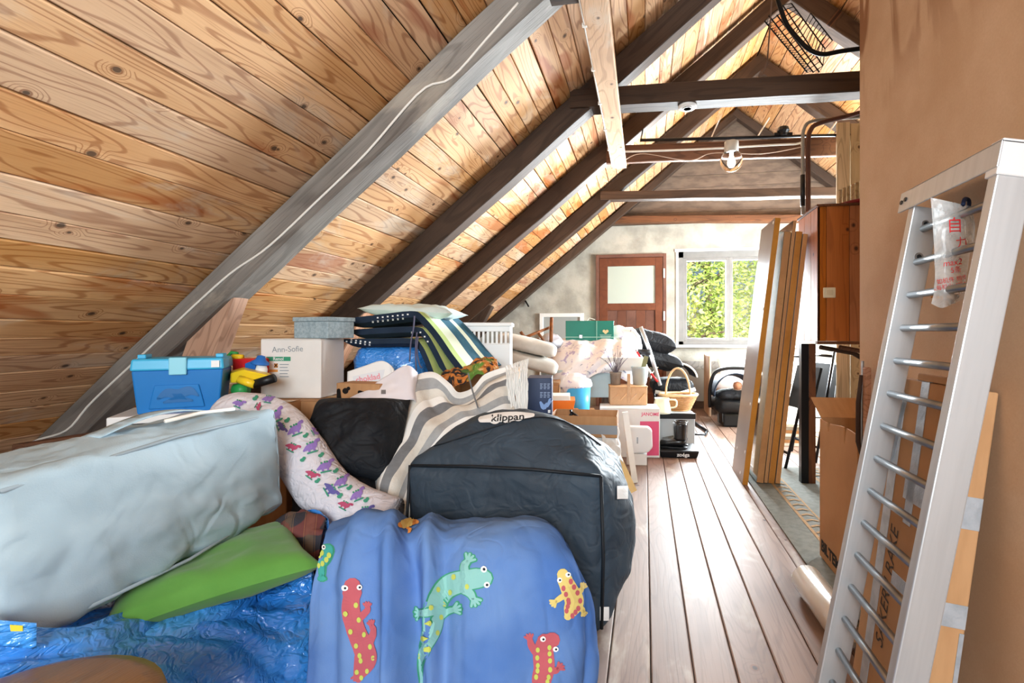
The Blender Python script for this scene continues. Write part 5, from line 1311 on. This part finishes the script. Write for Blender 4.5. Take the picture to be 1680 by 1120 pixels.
# ------------------------------------------------------------------ the pile: back
# beige sofa cushions and chair pieces
M_beige = mat('beige_upholstery', '#c9c4bb', '#b8b2a8', rough=.95, scale=12, bump=.3, bscale=120)
dcs = 4.0
for k, (u, v, rz, ry, w_, lab) in enumerate(((862, 577, 4, 13, .50, 'upper pale beige sofa cushion lying beside the white basket'), (862, 604, 4, 15, .52, 'lower pale beige sofa cushion beneath the other one'))):
    b = B(); softbox(b, w_, .5, .11, n=12, r=.035, bulge=(.01, .01, .015), wr=.004, seed=k, mtx=Matrix.Translation(at(u, v, dcs)) @ RZ(9 + rz) @ RY(ry)); tag(b.out('sofa_cushion', M_beige, None, smooth=True), lab, 'cushion', 'beige sofa cushions')
p = at(866, 628, 4.0); carton('moving_carton', 'brown carton under the beige sofa cushions', T(p.x, p.y + .02, 0) @ RZ(8), .5, .45, p.z - .02, M_card)
W_stick = wood('old_chair_wood', '#8a5a3a', '#6f452b', '#40261a', knots=2, ring=10)
chx = thing('broken_chair', 'pieces of an old brown wooden chair lying behind the beige cushions', 'chair', at(885, 560, 4.6))
for a, c, r in (((905, 521, 4.7), (904, 560, 4.6), .017), ((862, 553, 4.5), (902, 537, 4.7), .013), ((883, 546, 4.5), (895, 563, 4.5), .012), ((854, 544, 4.5), (860, 552, 4.5), .014), ((880, 556, 4.5), (897, 566, 4.5), .016)):
    tpx(chx, W_stick, 'spindle', [a, c], r, 8)
# dark blue printed box
mt, w, h = place(884, 905, 620, 690, 2.72)
pk = thing_m('dark_blue_carton', 'dark blue product box covered in small white print beside the fringe', 'box', mt @ RZ(0))
mt2 = T(0, 0, 0)
M_dblue = mat('dark_blue_card', '#1a2b4f', '#22355c', rough=.4, scale=4)
b = B(); b.box(-.10, .037, 0, .2, 0, h); bb_ = b.out('body', M_dblue, pk, bevel=.003)
bpy.context.view_layer.update(); td = bvh(bb_); g = G2()
for r_ in range(2):
    for c_ in range(3):
        for l in range(4): g.rect(886 + 6 * c_, 629 + 14 * r_ + 2.6 * l, 890.5 + 6 * c_ - (l % 2), 630.2 + 14 * r_ + 2.6 * l)
q = decal('small_print', td, g.geo(), mat('pale_print', '#8fa0bd', rough=.6), pk, .0015); q['kind'] = 'stuff'
decal('picture', td, G2().stroke([(887, 660), (892, 668), (897, 662)], [2, 4, 2]).stroke([(898, 666), (903, 656)], [2, 3]).geo(), mat('print_blue_light', '#86a8dc', rough=.5), pk, .0015); decal('label', td, G2().rect(899, 672, 903, 677).geo(), M_white, pk, .002)
carton('moving_carton', 'brown carton under the dark blue product box', T(mt.translation.x - .04, mt.translation.y + .0, 0) @ RZ(9), .15, .2, mt.translation.z - .007, M_card)
# low pale blue chest on dark legs, floral cloth, green box
M_chest = mat('pale_blue_paint', '#c3d6da', '#b4c9ce', rough=.5, scale=4)
mt, w, h = place(905, 1002, 607, 652, 4.55)
ch = thing_m('low_chest', 'pale blue-grey low chest on dark legs under the floral cloth', 'chest', T(mt.translation.x, mt.translation.y, 0) @ RZ(9)); z0 = mt.translation.z
b = B(); b.box(-w/2 - .1, w/2, 0, .42, z0, z0 + h); b.out('body', M_chest, ch, bevel=.008)
for sx in (-w/2 - .06, w/2 - .04):
    for sy in (.04, .38): b = B(); b.box(sx - .02, sx + .02, sy - .02, sy + .02, 0, z0); b.out('leg', W_dark, ch)
zt2 = z0 + h
M_floral0 = NT('floral_cotton'); n = M_floral0
f1 = n.noise(n.co, 13, 3, .6, .8); f2 = n.noise(n.vm('ADD', n.co, (5, 2, 1)), 15, 3, .6, .8)
c_ = n.mix(n.ss(f1, .56, .66), lin('#f0ecee'), lin('#b9aed2')); c_ = n.mix(n.ss(f2, .6, .7), c_, lin('#8f93a6')); n.set(n.b.inputs['Base Color'], c_); n.b.inputs['Roughness'].default_value = .9; n.bump(n.noise(n.co, 10, 4, .6), .3, .02)
fl_ = sheet('floral_cloth', pxnet([[(895, 575, 5.15), (920, 556, 5.1), (960, 556, 5.1), (1005, 545, 5.1), (1035, 560, 5.1), (1062, 600, 5.1)],
    [(898, 580, 4.9), (925, 560, 4.85), (965, 561, 4.8), (1005, 560, 4.8), (1030, 565, 4.8), (1060, 600, 4.85)],
    [(896, 605, 4.7), (925, 590, 4.6), (965, 588, 4.55), (1000, 588, 4.55), (1030, 590, 4.6), (1062, 615, 4.7)],
    [(890, 640, 4.58), (915, 622, 4.5), (945, 622, 4.46), (975, 604, 4.46), (1010, 604, 4.48), (1060, 632, 4.6)],
    [(888, 668, 4.5), (905, 648, 4.46), (935, 640, 4.44), (965, 620, 4.44), (1000, 612, 4.46), (1055, 645, 4.56)]]), n.m, 70, 50,
    fold=lambda s, t: .03 * math.sin(s * 30 + 3 * t) * t, wr=.02, wsc=8, seed=5, solid=.005)
tag(fl_, 'white cloth with lilac floral print heaped over the pale chest', 'cloth')
carton('moving_carton', 'cartons hidden in the heap under the floral cloth', T(at(960, 600, 4.98).x, at(960, 600, 4.98).y, zt2 + .006) @ RZ(9), .62, .20, at(960, 566, 4.85).z - zt2 - .03, M_card)
M_gbox = mat('dark_green_card', '#0f7462', '#0b6a59', rough=.45, scale=4)
mt, w, h = place(928, 1007, 526, 562, 4.85)
gb_ = thing_m('green_box', 'dark green box with gold emblem standing on the floral cloth', 'box', mt)
b = B(); b.box(-w/2, w/2, 0, .2, 0, h); gbb = b.out('body', M_gbox, gb_, bevel=.004)
b = B(); b.box(-w/2, w/2, -.004, -.001, h * .24, h * .27); b.box(w * .14, w * .15, -.004, -.001, 0, h); b.out('strap', mat('pale_green_line', '#9ac7b8', rough=.5), gb_)
b = B(); b.box(-w * .22, -w * .15, -.008, -.001, h * .2, h * .36); b.out('clasp', M_steel, gb_, bevel=.003)
b = B(); b.tube([(-.02, .08, h), (.0, .08, h + .03), (.06, .08, h + .012)], .005, 6); b.out('handle', M_cable, gb_)
bpy.context.view_layer.update(); tg = bvh(gbb)
decal('emblem', tg, G2().disc(991, 543, 2.4).disc(996, 543, 2.4).disc(993.5, 545, 2.6).geo(), mat('gold_print', '#d7c08a', rough=.4), gb_, .005)
for k in range(3): decal('small_print', tg, G2().rect(984 + k, 549 + 2 * k, 1003 - k, 549.9 + 2 * k).geo(), mat('pale_print2', '#8fb8aa', rough=.5), gb_, .005)
b = B(); softbox(b, .42, .25, .30, n=12, r=.08, bulge=(.02, .02, .05), wr=.02, seed=14, mtx=rot_at(1018, 590, 4.95)); tag(b.out('floral_bundle', n.m, None, smooth=True), 'bundle of white floral bedding beside the green box', 'bedding')
b = B(); softbox(b, .2, .25, .12, n=10, r=.05, bulge=(.02, .02, .03), wr=.012, seed=15, mtx=rot_at(910, 572, 4.75, 20)); tag(b.out('grey_bundle', mat('grey_linen', '#b9bcc6', rough=.95, bump=.4, bscale=30), None, smooth=True), 'small rolled grey cloth beside the green box', 'cloth')
mt, w, h = place(985, 1058, 586, 607, 4.4); carton('white_carton', 'flat white carton on the pale blue chest', T(mt.translation.x, mt.translation.y + .08, zt2 + .004) @ RZ(9), w, .12, h, M_cardw, tape=None, flaps=False)
# white bag, blue bucket, orange tray
mt, w, h = place(926, 970, 637, 677, 3.95)
bz = mt.translation.z
bu = thing_m('blue_bucket', 'light blue plastic bucket stuffed with pale fabric', 'bucket', mt)
M_bb = mat('light_blue_plastic', '#4bb1e6', rough=.35)
b = B(); b.lathe([(.0, 0), (w * .44, 0), (w * .46, .01), (w * .5, h), (w * .47, h), (w * .43, .015), (0, .015)], 28, T(0, w / 2, 0)); b.out('shell', M_bb, bu, smooth=True)
b = B(); softbox(b, w * 1.05, w * .9, .12, n=10, r=.05, bulge=(.02, .02, .03), wr=.02, seed=16, mtx=T(-.02, .02, h - .03)); tag(b.out('fabric', n.m, bu, smooth=True), 'pale fabric', 'cloth'); del bpy.data.objects['fabric']['category']
mt, w, h = place(900, 944, 657, 677, 3.6)
ot = thing_m('orange_tray', 'orange plastic tray beside the blue bucket', 'tray', mt)
b = B(); taper(b, w * .8, .2, w, .24, 0, h, .02, 0); b.out('body', mat('orange_plastic', '#e87a1e', rough=.4), ot, bevel=.004)
b = B(); b.box(-w * .48, w * .3, .0, .2, h, h + .035); b.out('contents', M_cardw, ot, bevel=.004)
zs = bz
carton('moving_carton', 'low brown carton under the blue bucket', T(at(948, 680, 3.95).x, at(948, 680, 3.95).y - .02, 0) @ RZ(9), .3, .3, bz - .006, M_card)
carton('moving_carton', 'low brown carton under the orange tray', T(ot.location.x, ot.location.y - .02, 0) @ RZ(9), .26, .26, ot.location.z - .006, M_card)
# open brown tray box in front
mt, w, h = place(900, 1012, 682, 716, 2.75, -8)
fb2 = carton('shallow_carton', 'shallow open cardboard tray box behind the black bag', T(mt.translation.x + .0, mt.translation.y, .462) @ RZ(1), w, .24, .12, M_card, openup=True)
b = B(); b.box(-w/2 - .002, w/2 + .002, -.003, -.0005, .02, .07); b.out('grey_band', mat('grey_card', '#8b939a', rough=.6), fb2)
carton('moving_carton', 'pale carton under the shallow open tray box', T(mt.translation.x, mt.translation.y + .01, 0) @ RZ(1), w * .98, .23, .455, M_cardw)
bpl = thing('black_clamp', 'small black clamp lying in the shallow tray box', 'tool', at(937, 680, 2.95))
for a, c in (((936, 672, 2.95), (940, 690, 2.95)), ((938, 676, 2.95), (952, 686, 2.9)), ((930, 690, 2.95), (938, 676, 2.95))): tpx(bpl, M_black, 'arm', [a, c], .007, 6)
sh = sheet('crumpled_bag', pxnet([[(985, 700, 2.75), (1000, 690, 2.8), (1012, 692, 2.85)], [(990, 730, 2.7), (1003, 722, 2.74), (1018, 730, 2.8)], [(998, 760, 2.62), (1010, 748, 2.66), (1022, 760, 2.74)]]), mat('white_paper', '#eceae6', '#d9d4cc', rough=.8, scale=9), 24, 24, wr=.02, wsc=18, seed=3, solid=.003); tag(sh, 'crumpled white paper bag behind the black bag', 'bag')
b = B(); b.box(-.07, .07, 0, .006, 0, .34); tag(b.out('manila_envelope', mat('manila_paper', '#e7c88e', '#dab97c', rough=.75, scale=5), None, Matrix.Translation(on_floor(1030, 812)) @ RZ(20) @ RX(-14) @ RY(-22), bevel=.002), 'yellow manila envelope standing behind the black bag', 'envelope')
b = B(); b.box(-.02, .02, 0, .025, 0, .5); tag(b.out('white_board', M_cardw, None, Matrix.Translation(on_floor(1042, 792)) @ RZ(10) @ RY(-8)), 'narrow white board standing beside the manila envelope', 'board')
# sewing machine carton
mt, w, h = place(984, 1082, 672, 749, 4.12, -4)
jn = carton('sewing_machine_carton', 'white and pink sewing machine carton standing on the floor', T(mt.translation.x, mt.translation.y, 0) @ RZ(5), w, .28, h + .012, M_cardw, tape=None)
bpy.context.view_layer.update(); tj = bvh(jn.children[0]); M_pk = mat('pink_print', '#e0557c', rough=.5)
decal('pink_panel', tj, G2().rect(1050, 691, 1081, 747, 5, 8).geo(), M_pk, jn, .001)
decal('lettering', tj, G2().text('JANOME', 1067, 679.5, 7.6, 1, .15).geo(), M_pk, jn, .0015)
b = B(); p = on_y(1049, 716, mt.translation.y - .13)
cc = thing('plastic_container', 'white translucent plastic container in front of the pink carton', 'container', (p.x, p.y - .03, .0)); pz = p.z
b = B(); b.add([(x, y, z) for y in (-.09, .0) for x, z in ((-.09, pz + .10), (.07, pz + .10), (.10, pz + .07), (.105, pz - .06), (.07, pz - .10), (-.09, pz - .12))], [(0, 1, 2, 3, 4, 5), (11, 10, 9, 8, 7, 6)] + [(i, (i + 1) % 6, 6 + (i + 1) % 6, 6 + i) for i in range(6)]); b.out('tub', mat('milky_plastic', '#e3e5e6', rough=.3, spec=.5), cc, bevel=.012)
b = B(); b.box(-.1, .06, -.08, 0, 0, pz - .115); b.out('lower_tub', M_cardw, cc, bevel=.004)
b = B(); b.box(-.02, -.008, -.094, -.091, pz - .03, pz + .02); b.out('clip', M_steel, cc)
# on top of it: sewing basket, pots, jug, wicker basket
zj = jn.location.z + h + .018
W_bch = wood('beech', '#dcb48c', '#cfa279', '#a97a50', knots=2, ring=12, rc_=.15)
mt, w, h = place(1001, 1062, 647, 676, 4.3)
sw_ = thing_m('sewing_box', 'light beech cantilever sewing box standing on the pink and white carton', 'box', T(mt.translation.x, mt.translation.y, zj) @ RZ(8))
b = B(); b.box(-w/2, w/2, 0, .2, 0, h); b.out('trays', W_bch, sw_, bevel=.004)
b = B(); b.box(-.014, .014, -.012, -.001, .02, h + .12); b.out('handle_post', W_bch, sw_, bevel=.003)
for sx in (-1, 1):
    for q_ in (0, 1):
        b = B(); b.tube([(sx * (.045 + .07 * q_) - .025, -.006, h * .3), (sx * (.045 + .07 * q_) + .025, -.006, h * .65)], .006, 6); b.out('link', W_bch, sw_)
b = B(); b.box(-w/2 - .004, w/2 + .004, -.004, .2, h + .0, h + .01); b.out('lid', W_bch, sw_, bevel=.003)
zsw = zj + h + .012
def pot(name, label, u0, u1, v0, v1, d, m, z=None, cat='pot'):
    mt, w, h = place(u0, u1, v0, v1, d); mt = mt if z is None else T(0, 0, z - mt.translation.z) @ mt
    t = thing_m(name, label, cat, mt); b = B(); b.lathe([(0, 0), (w * .38, 0), (w * .46, h * .9), (w * .5, h * .92), (w * .5, h), (w * .45, h), (w * .36, .012), (0, .012)], 22, T(0, w / 2, 0)); b.out('pot', m, t, smooth=True); return t, w, h
M_zinc = mat('zinc', '#b9c6c8', '#a6b5b8', rough=.5, scale=8, metal=.2)
tp_, w, h = pot('zinc_pot', 'pale zinc pot holding garden tools on the sewing box', 1037, 1065, 615, 645, 4.36, M_zinc, zsw)
b = B(); b.box(-.02, .02, w/2 - .006, w/2 + .006, .03, h + .1); b.out('tool_blade', mat('old_olive', '#8b8a63', rough=.7), tp_, RY(14))
tp_, w, h = pot('clay_pot', 'grey-brown pot with dry twigs on the sewing box', 1001, 1021, 624, 645, 4.36, mat('brown_grey_clay', '#8f8377', '#776b60', rough=.9, scale=20), zsw)
random.seed(8); b = B()
for k in range(22):
    a = random.uniform(0, 6.28); e = random.uniform(.02, .12); hh = random.uniform(.08, .22)
    b.tube(curve_pts([(0, w/2, h * .7), (math.cos(a) * e * .6, w/2 + math.sin(a) * e * .6, h + hh * .5), (math.cos(a + .5) * e * 1.3, w/2 + math.sin(a + .5) * e, h + hh)], 6), .0022, 4)
o = b.out('dry_twigs', mat('dry_twig', '#5b5560', '#7d7580', rough=.9, scale=12), tp_); o['kind'] = 'stuff'
# green glass jar, enamel jug, wicker basket on a black box
mt, w, h = place(1081, 1130, 690, 704, 4.6)
zbk = .30
st3 = carton('black_crate', 'low grey crate carrying the wicker basket and the jug', T(at(1108, 700, 4.55).x, at(1108, 700, 4.55).y, 0) @ RZ(6), .36, .34, zbk, mat('grey_crate_plastic', '#a3abb0', rough=.4), flaps=False)
b = B(); b.box(-.185, .185, -.008, -.001, .25, .3); b.out('rail', M_black, st3)
mt, w, h = place(1077, 1106, 652, 687, 4.5)
jg = thing_m('enamel_jug', 'cream enamel jug on the grey crate', 'jug', T(mt.translation.x - .03, mt.translation.y + .06, zbk + .002)); r_ = w / 2; hj = at(0, 652, 4.6).z - zbk
b = B(); b.lathe([(0, 0), (r_ * 1.02, 0), (r_ * 1.05, .02), (r_ * .92, hj * .6), (r_ * .78, hj * .9), (r_ * .85, hj), (r_ * .8, hj), (r_ * .7, hj * .88), (0, hj * .86)], 24); b.out('body', mat('cream_enamel', '#e4e2cc', '#d6d3ba', rough=.3, scale=5), jg, smooth=True)
b = B(); b.tube(curve_pts([(r_ * .8, 0, hj * .9), (r_ * 1.6, 0, hj * .85), (r_ * 1.6, 0, hj * .45), (r_ * .95, 0, hj * .35)], 12), .008, 8); b.out('handle', MATS['cream_enamel'], jg, smooth=True)
mt, w, h = place(1098, 1134, 645, 676, 4.62)
wk = thing_m('wicker_basket', 'brown wicker basket with a tall bent handle on the grey crate', 'basket', T(at(1113, 676, 4.75).x, at(1113, 676, 4.75).y, zbk + .002) @ RZ(10))
M_wick = mat('wicker', '#b07f4d', '#8f6236', rough=.7, scale=30); M_wick2 = mat('pale_wicker', '#d6b489', rough=.7); hw_ = at(0, 650, 4.75).z - zbk
b = B()
rows_ = 11
for i in range(rows_):
    t = i / (rows_ - 1); rw = .10 + .055 * t; z = .01 + hw_ * t
    b.tube([(rw * 1.15 * math.cos(6.2832 * k / 40) * (1 + .02 * (-1) ** (k + i)), rw * .8 * math.sin(6.2832 * k / 40) * (1 + .02 * (-1) ** (k + i)), z) for k in range(41)], hw_ / rows_ * .56, 6, cap=False)
b.out('weave', M_wick, wk, smooth=True)
b = B(); b.lathe([(0, .0), (.1, 0), (.1, .008), (0, .008)], 24); b.out('base', M_wick, wk)
b = B(); b.tube([(.158 * 1.15 * math.cos(6.2832 * k / 40), .158 * .8 * math.sin(6.2832 * k / 40), hw_ + .018) for k in range(41)], .013, 8, cap=False); b.out('rim', M_wick2, wk, smooth=True)
hh_ = at(0, 604, 4.75).z - zbk
b = B(); b.tube([(-.02 + .035 * 0, .12 * math.cos(a), hw_ + (hh_ - hw_) * math.sin(a)) for a in [R(x) for x in range(0, 181, 9)]], .010, 8); wk_h = b.out('handle', M_wick2, wk, RZ(62), smooth=True)
# boots on tray
bo = on_floor(1108, 752)
ty_ = thing('boot_tray', 'black shallow tray with white lettering on the floor', 'tray', (bo.x + .035, bo.y, 0), (0, 0, R(4)))
b = B(); taper(b, .30, .26, .33, .30, 0, .065, .02, 0); trb = b.out('tray', M_black, ty_, bevel=.01)
vs, fs_ = text_geo('zoéga', .045, .001); b = B(); b.add([(x + .03, -.0 + .009 * (1 - (y + .03) / .06) - .004, y + .032) for x, y, z in vs], fs_); link('lettering', b.mesh('lettering'), M_white, ty_)
M_rub = mat('black_rubber', '#16181b', rough=.25, spec=.6)
for k, (x, y) in enumerate(((.045, .10), (.06, .2))):
    bt_ = thing('rubber_boot', ['black short rubber boot at the front of the shallow tray', 'black short rubber boot at the back of the shallow tray'][k], 'boot', (bo.x + x, bo.y + y, .067), (0, 0, R(172 + 10 * k)), 'boots on the tray')
    b = B(); b.grid(lambda s, t: (lambda a, z: ((.052 + .006 * t) * math.cos(a) , (.048) * math.sin(a), .07 + .145 * t))(s * 6.2832, t), 20, 8, True); b.out('shaft', M_rub, bt_, smooth=True, solid=.004)
    b = B(); b.tube([(-.045, 0, .04), (-.01, 0, .055), (.05, 0, .05), (.10, 0, .042), (.155, 0, .034), (.175, 0, .03)], [.034, .05, .046, .041, .036, .016], 16, flat=.85); b.out('foot', M_rub, bt_, smooth=True)
    b = B(); b.prism([(-.05, -.034), (.0, -.04), (.09, -.042), (.16, -.034), (.18, 0), (.16, .034), (.09, .042), (0, .04), (-.05, .034), (-.062, 0)], .014); b.out('sole', M_black, bt_, bevel=.003)
# bent black handle piece on the floor
fh = thing('black_handle_frame', 'bent black metal handle lying on the floor beside the boots', 'handle', on_floor(1150, 712)); p0 = fh.location.copy()
for a, c, r in (((1136, 690), (1160, 707), .016), ((1160, 707), (1157, 713), .012), ((1157, 713), (1133, 712), .01)):
    A_, C_ = on_floor(*a, .02), on_floor(*c, .02); b = B(); b.tube([A_ - p0, C_ - p0], r, 8); b.out('bar', M_chair, fh, smooth=True)
# black pillows on a stroller seat, chrome pole, red stick
for k, (u, v, w_, l_, h_, lab) in enumerate(((1066, 560, .52, .5, .24, 'upper puffy black pillow near the window'), (1078, 589, .5, .5, .2, 'lower black pillow above the folded pram'))):
    b = B(); pillow(b, w_, l_, h_, seed=20 + k, wr=.01, mtx=Matrix.Translation(at(u, v, 5.4)) @ RZ(10) @ RY(14)); tag(b.out('black_pillow', M_darkcloth, None, smooth=True), lab, 'pillow', 'black pillows by the window')
b = B(); b.tube([at(1051, 536, 4.95), at(1066, 575, 4.95), at(1083, 632, 4.95)], .02, 10); cp = tag(b.out('chrome_pole', M_alu, smooth=True), 'slanting silver metal pole in front of the black pillows', 'pole')
b = B(); b.tube([at(1047, 577, 4.93), at(1067, 578, 4.9)], .03, 10); b.out('black_grip', M_black, cp, smooth=True)
b = B(); b.tube([at(1045, 577, 4.8), at(1058, 598, 4.8)], .011, 8); b.m = 1; b.tube([at(1058, 598, 4.8), at(1068, 612, 4.8)], .012, 8); b.m = 0; b.tube([at(1068, 612, 4.8), at(1079, 626, 4.8)], .011, 8); tag(b.out('red_white_stick', [M_red, M_white], smooth=True), 'thin red and white stick beside the silver pole', 'stick')
pr = thing_m('folded_pram', 'folded black pram with pale edged hood behind the wicker basket', 'pram', T(at(1106, 650, 5.2).x, at(1106, 650, 5.2).y, 0) @ RZ(5)); zc = at(0, 612, 5.2).z
b = B(); b.grid(lambda s, t: (.24 * math.cos(R(180 - 175 * s)), .02 + .42 * t, zc - .06 + .17 * math.sin(R(180 - 175 * s)) * (1 - .15 * t)), 24, 10); b.out('hood', M_darkcloth, pr, solid=.012, smooth=True)
for t in (0, .35, .7, 1): 
    b = B(); b.tube([(.245 * math.cos(R(180 - 175 * s / 16)), .02 + .42 * t, zc - .06 + .175 * math.sin(R(180 - 175 * s / 16)) * (1 - .15 * t)) for s in range(17)], .01, 6); b.out('hood_rib', M_cable, pr, smooth=True)
b = B(); softbox(b, .42, .42, .14, n=10, r=.05, wr=.01, seed=3, mtx=T(0, .02, zc - .22)); b.out('seat', M_darkcloth, pr, smooth=True)
b = B(); b.tube([(-.2, .0, zc - .2), (.0, -.02, zc - .23), (.22, 0, zc - .17)], .02, 8); b.out('bumper', M_cable, pr, smooth=True)
for sx in (-.18, .18):
    b = B(); b.tube([(sx, .05, zc - .2), (sx * .9, .4, .08)], .012, 8); b.tube([(sx, .4, zc - .2), (sx * .9, .06, .08)], .012, 8); b.out('frame', M_chair, pr, smooth=True)
    for y in (.06, .40):
        b = B(); b.lathe([(.03, -.012), (.075, -.015), (.08, 0), (.075, .015), (.03, .012)], 20, T(sx, y, .081) @ RY(90)); b.out('wheel', M_black, pr, smooth=True)
# baby car seat on the floor, bed behind it
cp_ = on_floor(1202, 702)
cs = thing('infant_car_seat', 'black infant car seat with carrying handle on the floor beneath the window', 'car seat', (cp_.x + .04, cp_.y, 0), (0, 0, R(3)))
b = B(); b.grid(lambda s, t: (.23 * math.cos(R(-5 + 190 * s)), .02 + .36 * t, .36 + .24 * math.sin(R(-5 + 190 * s)) * (1 - .2 * t)), 24, 10); b.out('canopy', mat('navy_canopy', '#182436', '#26364b', rough=.7, scale=5), cs, solid=.012, smooth=True)
b = B(); softbox(b, .42, .44, .2, n=12, r=.08, bulge=(.02, .03, .0), wr=.006, seed=5, mtx=T(0, 0, .14)); b.out('shell', M_black, cs, smooth=True)
b = B(); softbox(b, .36, .3, .1, n=10, r=.045, wr=.01, seed=6, mtx=T(0, -.02, .30)); b.out('apron', M_darkcloth, cs, smooth=True)
b = B(); b.tube(curve_pts([(-.25, .2, .2), (-.26, .12, .45), (-.2, .06, .62), (0, .05, .66), (.2, .06, .62), (.26, .12, .45), (.25, .2, .2)], 30), .02, 10); b.out('handle', M_black, cs, smooth=True)
b = B(); b.box(-.13, .13, .05, .38, 0, .15); b.out('base', M_black, cs, bevel=.02)
for k in range(2): b = B(); b.tube([(-.2 + .05 * k, .0, .16), (-.2 + .05 * k, -.01, .07)], .006, 6); b.out('strap', M_black, cs)
dl_ = thing('doll', 'small doll sitting inside the infant car seat', 'doll', (cp_.x + .07, cp_.y + .10, .385))
b = B(); b.lathe([(0, -.05), (.035, -.035), (.05, 0), (.042, .035), (0, .052)], 16, T(0, 0, .07)); b.out('head', mat('doll_skin', '#c08a6c', rough=.5), dl_, smooth=True)
b = B(); softbox(b, .12, .08, .06, n=8, r=.03, wr=.004, mtx=T(0, -.03, -.02)); b.out('body', mat('doll_cloth', '#b9a9a0', rough=.9), dl_, smooth=True)
hbp = on_floor(1165, 690)
bd = thing('bed', 'wooden bed with pale bedding under the window', 'bed', (hbp.x + .02, hbp.y + .3, 0)); W_bed = wood('pale_bed_wood', '#cba98a', '#b99474', '#8d6a4c', knots=2, ring=10, rc_=.12); zt3 = at(0, 583, 6.15).z
b = B(); b.box(0, .03, -.02, .5, 0, zt3); 
me = B(); me.add([(x, z, y) for x, y, z in b.v], b.f); me.out('headboard', W_bed, bd, Matrix(((1, 0, 0, 0), (0, 0, 1, 0), (0, 1, 0, 0), (0, 0, 0, 1))), bevel=.01)
b = B(); b.box(.03, 1.5, 0, .48, .2, .32); b.out('bed_base', W_bed, bd, bevel=.01)
b = B(); softbox(b, 1.42, .46, .2, n=14, r=.06, wr=.01, seed=2, mtx=T(.76, .01, .32)); b.out('mattress', mat('pink_white_bedding', '#ece4e2', '#e3cfd0', rough=.9, scale=3), bd, smooth=True)
b = B(); pillow(b, .4, .4, .14, seed=30, mtx=T(.35, .25, .6) @ RX(35)); tag(b.out('bed_pillow', M_cardw, None, Matrix.Translation(bd.location), smooth=True), 'white pillow leaning on the bed under the window', 'pillow')
# clutter seen under the cupboard: folded chairs, white drawers, books
def fchair(label, u, d, lean):
    o = thing('folding_chair', label, 'chair', (at(u, 700, d).x, at(u, 700, d).y, 0), (0, 0, R(12)), 'folded chairs behind the post')
    for sy in (0, .38):
        b = B(); b.tube([(0, sy, 0), (lean, sy, .9)], .012, 8); b.tube([(.12, sy, 0), (lean + .02, sy, .62)], .011, 8); b.out('leg', M_chair, o, smooth=True)
    for z in (.12, .86): b = B(); b.tube([(lean * z / .9, 0, z), (lean * z / .9, .38, z)], .011, 8); b.out('crossbar', M_chair, o, smooth=True)
    b = B(); b.box(-.01, .01, .02, .36, .45, .8); b.out('seat', M_black, o, T(lean * .5, 0, 0) @ RY(math.degrees(math.atan(lean / .9)))); return o
fchair('folded black chair with legs spread just past the leaning boards', 1288, 3.75, .22)
fchair('folded black chair standing behind the cupboard post', 1338, 3.95, .16)
p = at(1300, 640, 5.2)
wd = thing('white_drawer_unit', 'white drawer unit with stacked things behind the leaning boards', 'drawers', (p.x + .12, p.y, 0)); 
b = B(); b.box(-.3, .45, 0, .45, 0, .72); b.out('body', M_cardw, wd, bevel=.006)
for k in range(3): b = B(); b.box(-.28, .43, -.015, -.001, .06 + .22 * k, .26 + .22 * k); f_ = b.out('drawer', M_white, wd, bevel=.003); b = B(); b.tube([(-.02, -.03, .16 + .22 * k), (.16, -.03, .16 + .22 * k)], .008, 8); b.out('handle', M_black, f_)
bk0 = on_floor(1308, 760)
for k in range(7):
    b = B(); b.box(-.11, .11, 0, .16, 0, .028); tag(b.out('book', [M_cardw, M_card, mat('dull_cover', '#9a938a', rough=.8)][k % 3], None, T(bk0.x + .12 + .01 * math.sin(k * 2), bk0.y + .62, .001 + .0295 * k) @ RZ(6 * math.sin(k * 3)), bevel=.002), ['white', 'brown', 'dull grey'][k % 3] + ' book, ' + ['lowest', 'second', 'third', 'fourth', 'fifth', 'sixth', 'topmost'][k] + ' in the low stack behind the leaning boards', 'book', 'stacked books on the floor')
